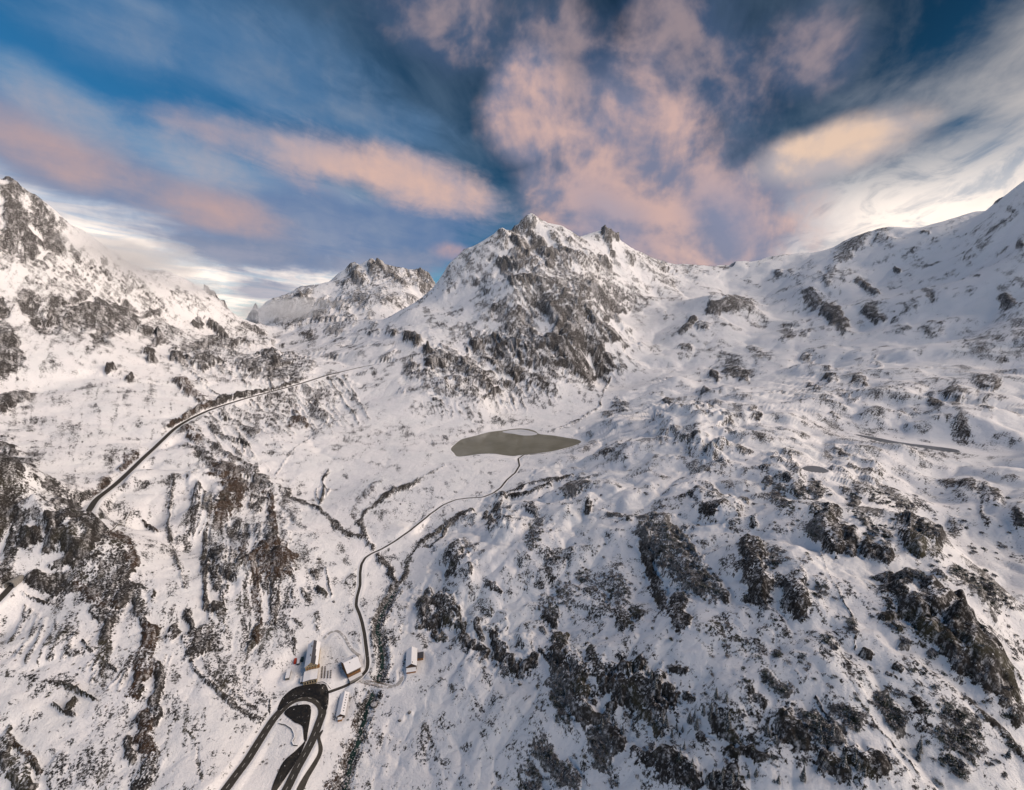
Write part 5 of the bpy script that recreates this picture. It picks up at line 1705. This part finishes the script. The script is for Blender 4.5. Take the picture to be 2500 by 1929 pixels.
def spruce_mesh(seed, h):
    r = random.Random(seed); m = MB()
    tiers = 15
    for k_ in range(tiers):
        f = (k_ + 0.6) / tiers; z = h * (0.08 + 0.92 * f); rad = h * 0.20 * (1 - f) ** 0.85 + 0.12
        nb = max(5, int(11 * (1 - f) + 4))
        for j in range(nb):
            a = 2 * math.pi * (j + r.random()) / nb; q = rad * r.uniform(0.65, 1.12); w = q * r.uniform(0.28, 0.42) + 0.12
            dx, dy = math.cos(a), math.sin(a); drop = q * r.uniform(0.25, 0.55)
            zt = z + r.uniform(-.15, .15)
            m.add([(dx * .05, dy * .05, zt + 0.25), (dx * q * .6 - dy * w, dy * q * .6 + dx * w, zt - drop * .5), (dx * q, dy * q, zt - drop), (dx * q * .6 + dy * w, dy * q * .6 - dx * w, zt - drop * .5)], [(0, 1, 2), (0, 2, 3)])
    me = bpy.data.meshes.new('crown'); me.from_pydata(m.v, [], m.f); me.materials.append(M_NEEDLE); return me
def trunk_mesh(h):
    m = MB(); n = 7; V = []
    for z, rr in ((-1.0, h * .022), (h * .5, h * .014), (h * .98, h * .003)):
        V += [(rr * math.cos(2 * math.pi * i / n), rr * math.sin(2 * math.pi * i / n), z) for i in range(n)]
    F = [(k_ * n + i, k_ * n + (i + 1) % n, (k_ + 1) * n + (i + 1) % n, (k_ + 1) * n + i) for k_ in range(2) for i in range(n)]
    me = bpy.data.meshes.new('trunk'); me.from_pydata(V, [], F); me.materials.append(M_BARK); return me
SP = [(spruce_mesh(s_, 11.0), trunk_mesh(11.0)) for s_ in range(5)]
SPRUCE_PX = [(1576,1632),(1590,1655),(1606,1658),(1582,1648),(1617,1760),(1626,1772),(1501,1772),(1557,1800),(1485,1755),(1717,1745),(1733,1760),(1748,1745),(1777,1760),(1780,1778),(1695,1752),(1683,1765),(1739,1905),(1761,1908),(1786,1910),(1724,1915),(1670,1830),(1651,1782),(1614,1800),(1872,1795),(1893,1815),(1880,1800),(2000,1790),(2004,1815),(2033,1795),(2243,1836),(2241,1856),(1827,1898),(1765,1892),(1800,1902),(2086,1860),(2094,1880),(2461,1850),(1736,1732),(1666,1786),(1773,1716),(1748,1705),(1640,1800),(1660,1850),(1700,1780),(1845,1895),(1540,1640),(1600,1680),(2060,1870),(2110,1895),(1960,1905),(1900,1912),(1470,1775),(1520,1790),(1590,1770),(1690,1870),(2180,1290),(2190,1430),(2165,1412)]
for i_, (u_, v_) in enumerate(SPRUCE_PX):
    p = cast(u_, v_, height1)
    s_ = random.uniform(0.6, 1.1)
    if v_ < 1500: s_ *= 0.6
    o = empty('spruce_tree', (p.x, p.y, p.z), random.uniform(0, 6.28), 'dark spruce dusted with snow on the lower right crags', 'tree', 'spruces on the lower right crags')
    o.scale = (s_ * random.uniform(.9, 1.1), s_, s_ * random.uniform(.9, 1.15))
    link('crown', SP[i_ % 5][0], None, o); link('trunk', SP[i_ % 5][1], None, o)

def shrub_mesh(seed, n, mat, flat=0.55):
    r = random.Random(seed); m = MB()
    lobes = [(r.uniform(-.55, .55), r.uniform(-.55, .55), r.uniform(.45, .8)) for _ in range(5)]
    for _ in range(n):
        lx, ly, lr = r.choice(lobes)
        a, b = r.uniform(0, 6.28), math.acos(r.uniform(0, 1)); q = lr * r.uniform(0.55, 1.05)
        c = Vector((lx + q * math.sin(b) * math.cos(a), ly + q * math.sin(b) * math.sin(a), q * math.cos(b) * flat * 1.3 + .02))
        s_ = r.uniform(0.10, 0.22); d1 = Vector((r.gauss(0, 1), r.gauss(0, 1), r.gauss(0, 1))).normalized(); d2 = d1.orthogonal().normalized()
        m.add([c - d1 * s_, c + d2 * s_ * .7, c + d1 * s_, c - d2 * s_ * .7], [(0, 1, 2), (0, 2, 3)])
    me = bpy.data.meshes.new('shrub'); me.from_pydata(m.v, [], m.f); me.materials.append(mat); return me
SH = [shrub_mesh(20 + k_, 130, M_TWIG if k_ < 4 else M_PINE) for k_ in range(7)]
cand = []
r_ = random.Random(5)
for line in BARE.strip().splitlines():
    if not line.startswith('G'): continue
    head, body = line.split(':'); w = float(head.split()[2]); px = [tuple(map(float, q.split(','))) for q in body.split()]
    ln = sum(math.hypot(b[0] - a[0], b[1] - a[1]) for a, b in zip(px[:-1], px[1:]))
    n_ = int((ln * w + w * w * .8) / 80) + 2
    for _ in range(n_):
        k_ = r_.randrange(len(px) - 1); f = r_.random(); a, b = px[k_], px[k_ + 1]
        rad = (w * .62) * math.sqrt(r_.random()); an = r_.uniform(0, 6.28)
        cand.append((a[0] + (b[0] - a[0]) * f + rad * math.cos(an), a[1] + (b[1] - a[1]) * f + rad * math.sin(an)))
for _ in range(420):     # single bushes over the right hillside
    cand.append((r_.uniform(1280, 2480), r_.uniform(1180, 1925)))
for (u_, v_, su, sv, n_) in ((900, 1700, 60, 190, 46), (880, 1640, 40, 40, 14), (640, 1760, 150, 150, 60), (200, 1620, 160, 240, 90), (480, 1250, 180, 130, 60)):
    for _ in range(n_): cand.append((u_ + r_.gauss(0, su * .5), v_ + r_.gauss(0, sv * .5)))
hit = []
road_pts = np.concatenate([rd['f'] for rd in ROADS.values()])
pad_pts = [(c.x, c.y, rad) for c, rad in PADS]
for u_, v_ in cand:
    if not (-30 < u_ < 2530 and 1000 < v_ < 1960): continue
    p = cast(u_, v_, height1)
    if p is None or np.hypot(road_pts[:, 0] - p.x, road_pts[:, 1] - p.y).min() < 7: continue
    if any(math.hypot(p.x - a, p.y - b) < rad * 1.05 for a, b, rad in pad_pts): continue
    d = (p - Vector((0, 0, CAMZ))).length
    small = u_ < 1000
    hit.append((r_.uniform(1.6, 3.3) * (0.5 if small else 1.0) * (1 + 0.25 * (d > 700)), d, p, small, u_))
hit.sort(key=lambda t: -t[0] / t[1])
stuff_v, stuff_f = {0: [], 1: []}, {0: [], 1: []}
cov_l = SH
for i_, (s_, d, p, small, u_) in enumerate(hit):
    k_ = r_.randrange(7); me = SH[k_]; an = r_.uniform(0, 6.28)
    if i_ < 300:
        o = link('shrub', me); o.location = (p.x, p.y, p.z - .1); o.rotation_euler = (0, 0, an); o.scale = (s_, s_ * r_.uniform(.8, 1.2), s_ * r_.uniform(.8, 1.1))
        pine = k_ >= 4
        o['label'] = ('low dark green dwarf pine growing among the snowy rocks' if pine else 'rounded grey brown frosted shrub growing among the snowy rocks')
        o['category'] = 'shrub'; o['group'] = 'dwarf pines among the rocks' if pine else 'frosted shrubs among the rocks'
    else:
        ca, sa = math.cos(an) * s_, math.sin(an) * s_; b_ = 0 if k_ < 4 else 1
        co = np.empty(len(me.vertices) * 3, np.float32); me.vertices.foreach_get('co', co); co = co.reshape(-1, 3)
        off = sum(len(a) for a in stuff_v[b_])
        stuff_v[b_].append(np.stack([p.x + co[:, 0] * ca - co[:, 1] * sa, p.y + co[:, 0] * sa + co[:, 1] * ca, p.z - .1 + co[:, 2] * s_], 1))
        nf = len(me.polygons); vi_ = np.empty(nf * 3, np.int32); me.polygons.foreach_get('vertices', vi_); stuff_f[b_].append(vi_.reshape(-1, 3) + off)
for b_, (nm, mt, lab) in enumerate((('frosted_scrub', M_TWIG, 'grey frosted scrub spread over the slopes'), ('pine_scrub', M_PINE, 'dark dwarf pine scrub spread over the slopes'))):
    if not stuff_v[b_]: continue
    V = np.concatenate(stuff_v[b_]); F = np.concatenate(stuff_f[b_])
    me = bpy.data.meshes.new(nm); me.vertices.add(len(V)); me.vertices.foreach_set('co', V.astype(np.float32).ravel())
    me.loops.add(F.size); me.loops.foreach_set('vertex_index', F.astype(np.int32).ravel()); me.polygons.add(len(F))
    me.polygons.foreach_set('loop_start', np.arange(0, F.size, 3, dtype=np.int32)); me.polygons.foreach_set('loop_total', np.full(len(F), 3, np.int32)); me.update(calc_edges=True)
    o = link(nm, me, mt); o['kind'] = 'stuff'; o['label'] = lab; o['category'] = 'scrub'

def boulder_mesh(seed):
    bm = bmesh.new(); bmesh.ops.create_icosphere(bm, subdivisions=2, radius=1.0); r = random.Random(seed)
    cuts = [(Vector((r.gauss(0, 1), r.gauss(0, 1), r.gauss(0, .7))).normalized(), r.uniform(.55, .85)) for _ in range(9)]
    for v in bm.verts:
        for n, d in cuts:
            e = v.co.dot(n) - d
            if e > 0: v.co -= n * e * .9
        v.co.z *= .8
    me = bpy.data.meshes.new('boulder'); bm.to_mesh(me); bm.free(); me.materials.append(M_BOULD); return me
BO = [boulder_mesh(60 + k_) for k_ in range(5)]
BOULD = [(779,1366,4.5,'large snow capped boulder alone on the slope left of the valley road'),(913,1724,5.5,'big dark boulder on the stream bank just below the bridge'),(1269,1672,3.2,'pale boxy boulder on the snow below the central crags'),(1072,1557,4.6,'boulder at the foot of the crag behind the chalet'),(1100,1583,3.0,'snow topped boulder between the chalet and the crag'),(1438,1237,6.0,'tall dark boulder standing alone on the snowy shoulder of the hillside'),(2191,1526,4.5,'rounded grey boulder on the open snow left of the big slab'),(975,1760,2.4,'small white boulder pair on the snow right of the stream'),(1000,1740,2.6,'small boulder on the snow below the lone chalet'),(978,1231,3.0,'dark boulder on the snowy moraine left of the valley road'),(1190,1590,3.0,'boulder under the overhanging crag right of the chalet'),(940,1640,2.6,'white topped boulder on the right bank beside the chalet track'),(1235,1216,4.0,'boulder at the mouth of the braided side stream'),(700,1468,3.0,'boulder on the slope above the hotel'),(815,1470,3.0,'boulder on the left side of the upper valley road')]
for i_, (u_, v_, s_, lab) in enumerate(BOULD):
    p = cast(u_, v_, height1); o = link('boulder', BO[i_ % 5]); o.location = (p.x, p.y, p.z + s_ * .2); o.rotation_euler = (0, 0, i_ * 1.3); o.scale = (s_, s_ * .8, s_ * .75)
    o['label'] = lab; o['category'] = 'boulder'
# stones along the stream
SV, SF = [], []; tot = 0
for _ in range(1300):
    q = river_b[r_.randrange(len(river_b))]; off = r_.choice((-1, 1)) * abs(r_.gauss(5.0, 4.0)); an = r_.uniform(0, 6.28)
    x_, y_ = q[0] + off, q[1] + r_.uniform(-3, 3); s_ = r_.choice((.4, .5, .6, .8, 1.1, 1.6)) * r_.uniform(.7, 1.2)
    me = BO[r_.randrange(5)]; co = np.array([tuple(v.co) for v in me.vertices]) * s_
    z_ = max(float(height1(np.array([x_]), np.array([y_]))[0]), q[2] - .6)
    ca, sa = math.cos(an), math.sin(an)
    SV.append(np.stack([x_ + co[:, 0] * ca - co[:, 1] * sa, y_ + co[:, 0] * sa + co[:, 1] * ca, z_ + co[:, 2] * .8 + .1 * s_], 1))
    SF += [tuple(i + tot for i in pl.vertices) for pl in me.polygons]; tot += len(co)
me = bpy.data.meshes.new('stream_stones'); me.from_pydata(np.concatenate(SV).tolist(), [], SF); me.update()
o = link('stream_stones', me, M_BOULD); o['kind'] = 'stuff'; o['label'] = 'snow capped stones lining the bed of the stream'; o['category'] = 'stones'
# ------------------------------------------------------------------ patches of hill fog
def mist(name, u, v, y, size, dens, label, rot=0.0):
    d = pix_dir(u, v); t = y / d[1]
    bm = bmesh.new(); bmesh.ops.create_icosphere(bm, subdivisions=3, radius=1.0)
    me = bpy.data.meshes.new(name); bm.to_mesh(me); bm.free()
    o = link(name, me); o.location = (d[0] * t, d[1] * t, CAMZ + d[2] * t); o.scale = size; o.rotation_euler = (0, 0, rot)
    o['kind'] = 'stuff'; o['label'] = label; o['category'] = 'mist'
    m = bpy.data.materials.new(name); m.use_nodes = True; tr = m.node_tree; tr.nodes.clear(); N = NT(tr)
    tc = tr.nodes.new('ShaderNodeTexCoord'); p = tc.outputs['Object']
    rr = N.vm('LENGTH', p)
    n = N.noise(p, 2.2, 4, 0.6)
    dn = N.m('MULTIPLY', N.ss(N.m('ADD', rr, N.m('MULTIPLY', N.m('SUBTRACT', n, 0.5), 2.4)), 1.05, 0.0), dens)
    vol = tr.nodes.new('ShaderNodeVolumePrincipled'); vol.inputs['Color'].default_value = (1.0, 1.0, 1.0, 1); vol.inputs['Anisotropy'].default_value = 0.2
    tr.links.new(dn, vol.inputs['Density'])
    out = tr.nodes.new('ShaderNodeOutputMaterial'); tr.links.new(vol.outputs[0], out.inputs['Volume'])
    me.materials.append(m)
mist('mist', 300, 630, 2330, (420, 480, 120), 0.0055, 'thin grey mist clinging to the left ridge', 0.5)
mist('mist', 440, 700, 2800, (300, 320, 70), 0.0055, 'thin mist over the lower end of the left ridge', 0.5)
mist('mist', 720, 762, 4050, (620, 420, 150), 0.0048, 'pale bank of mist in the gap before the far ridge')
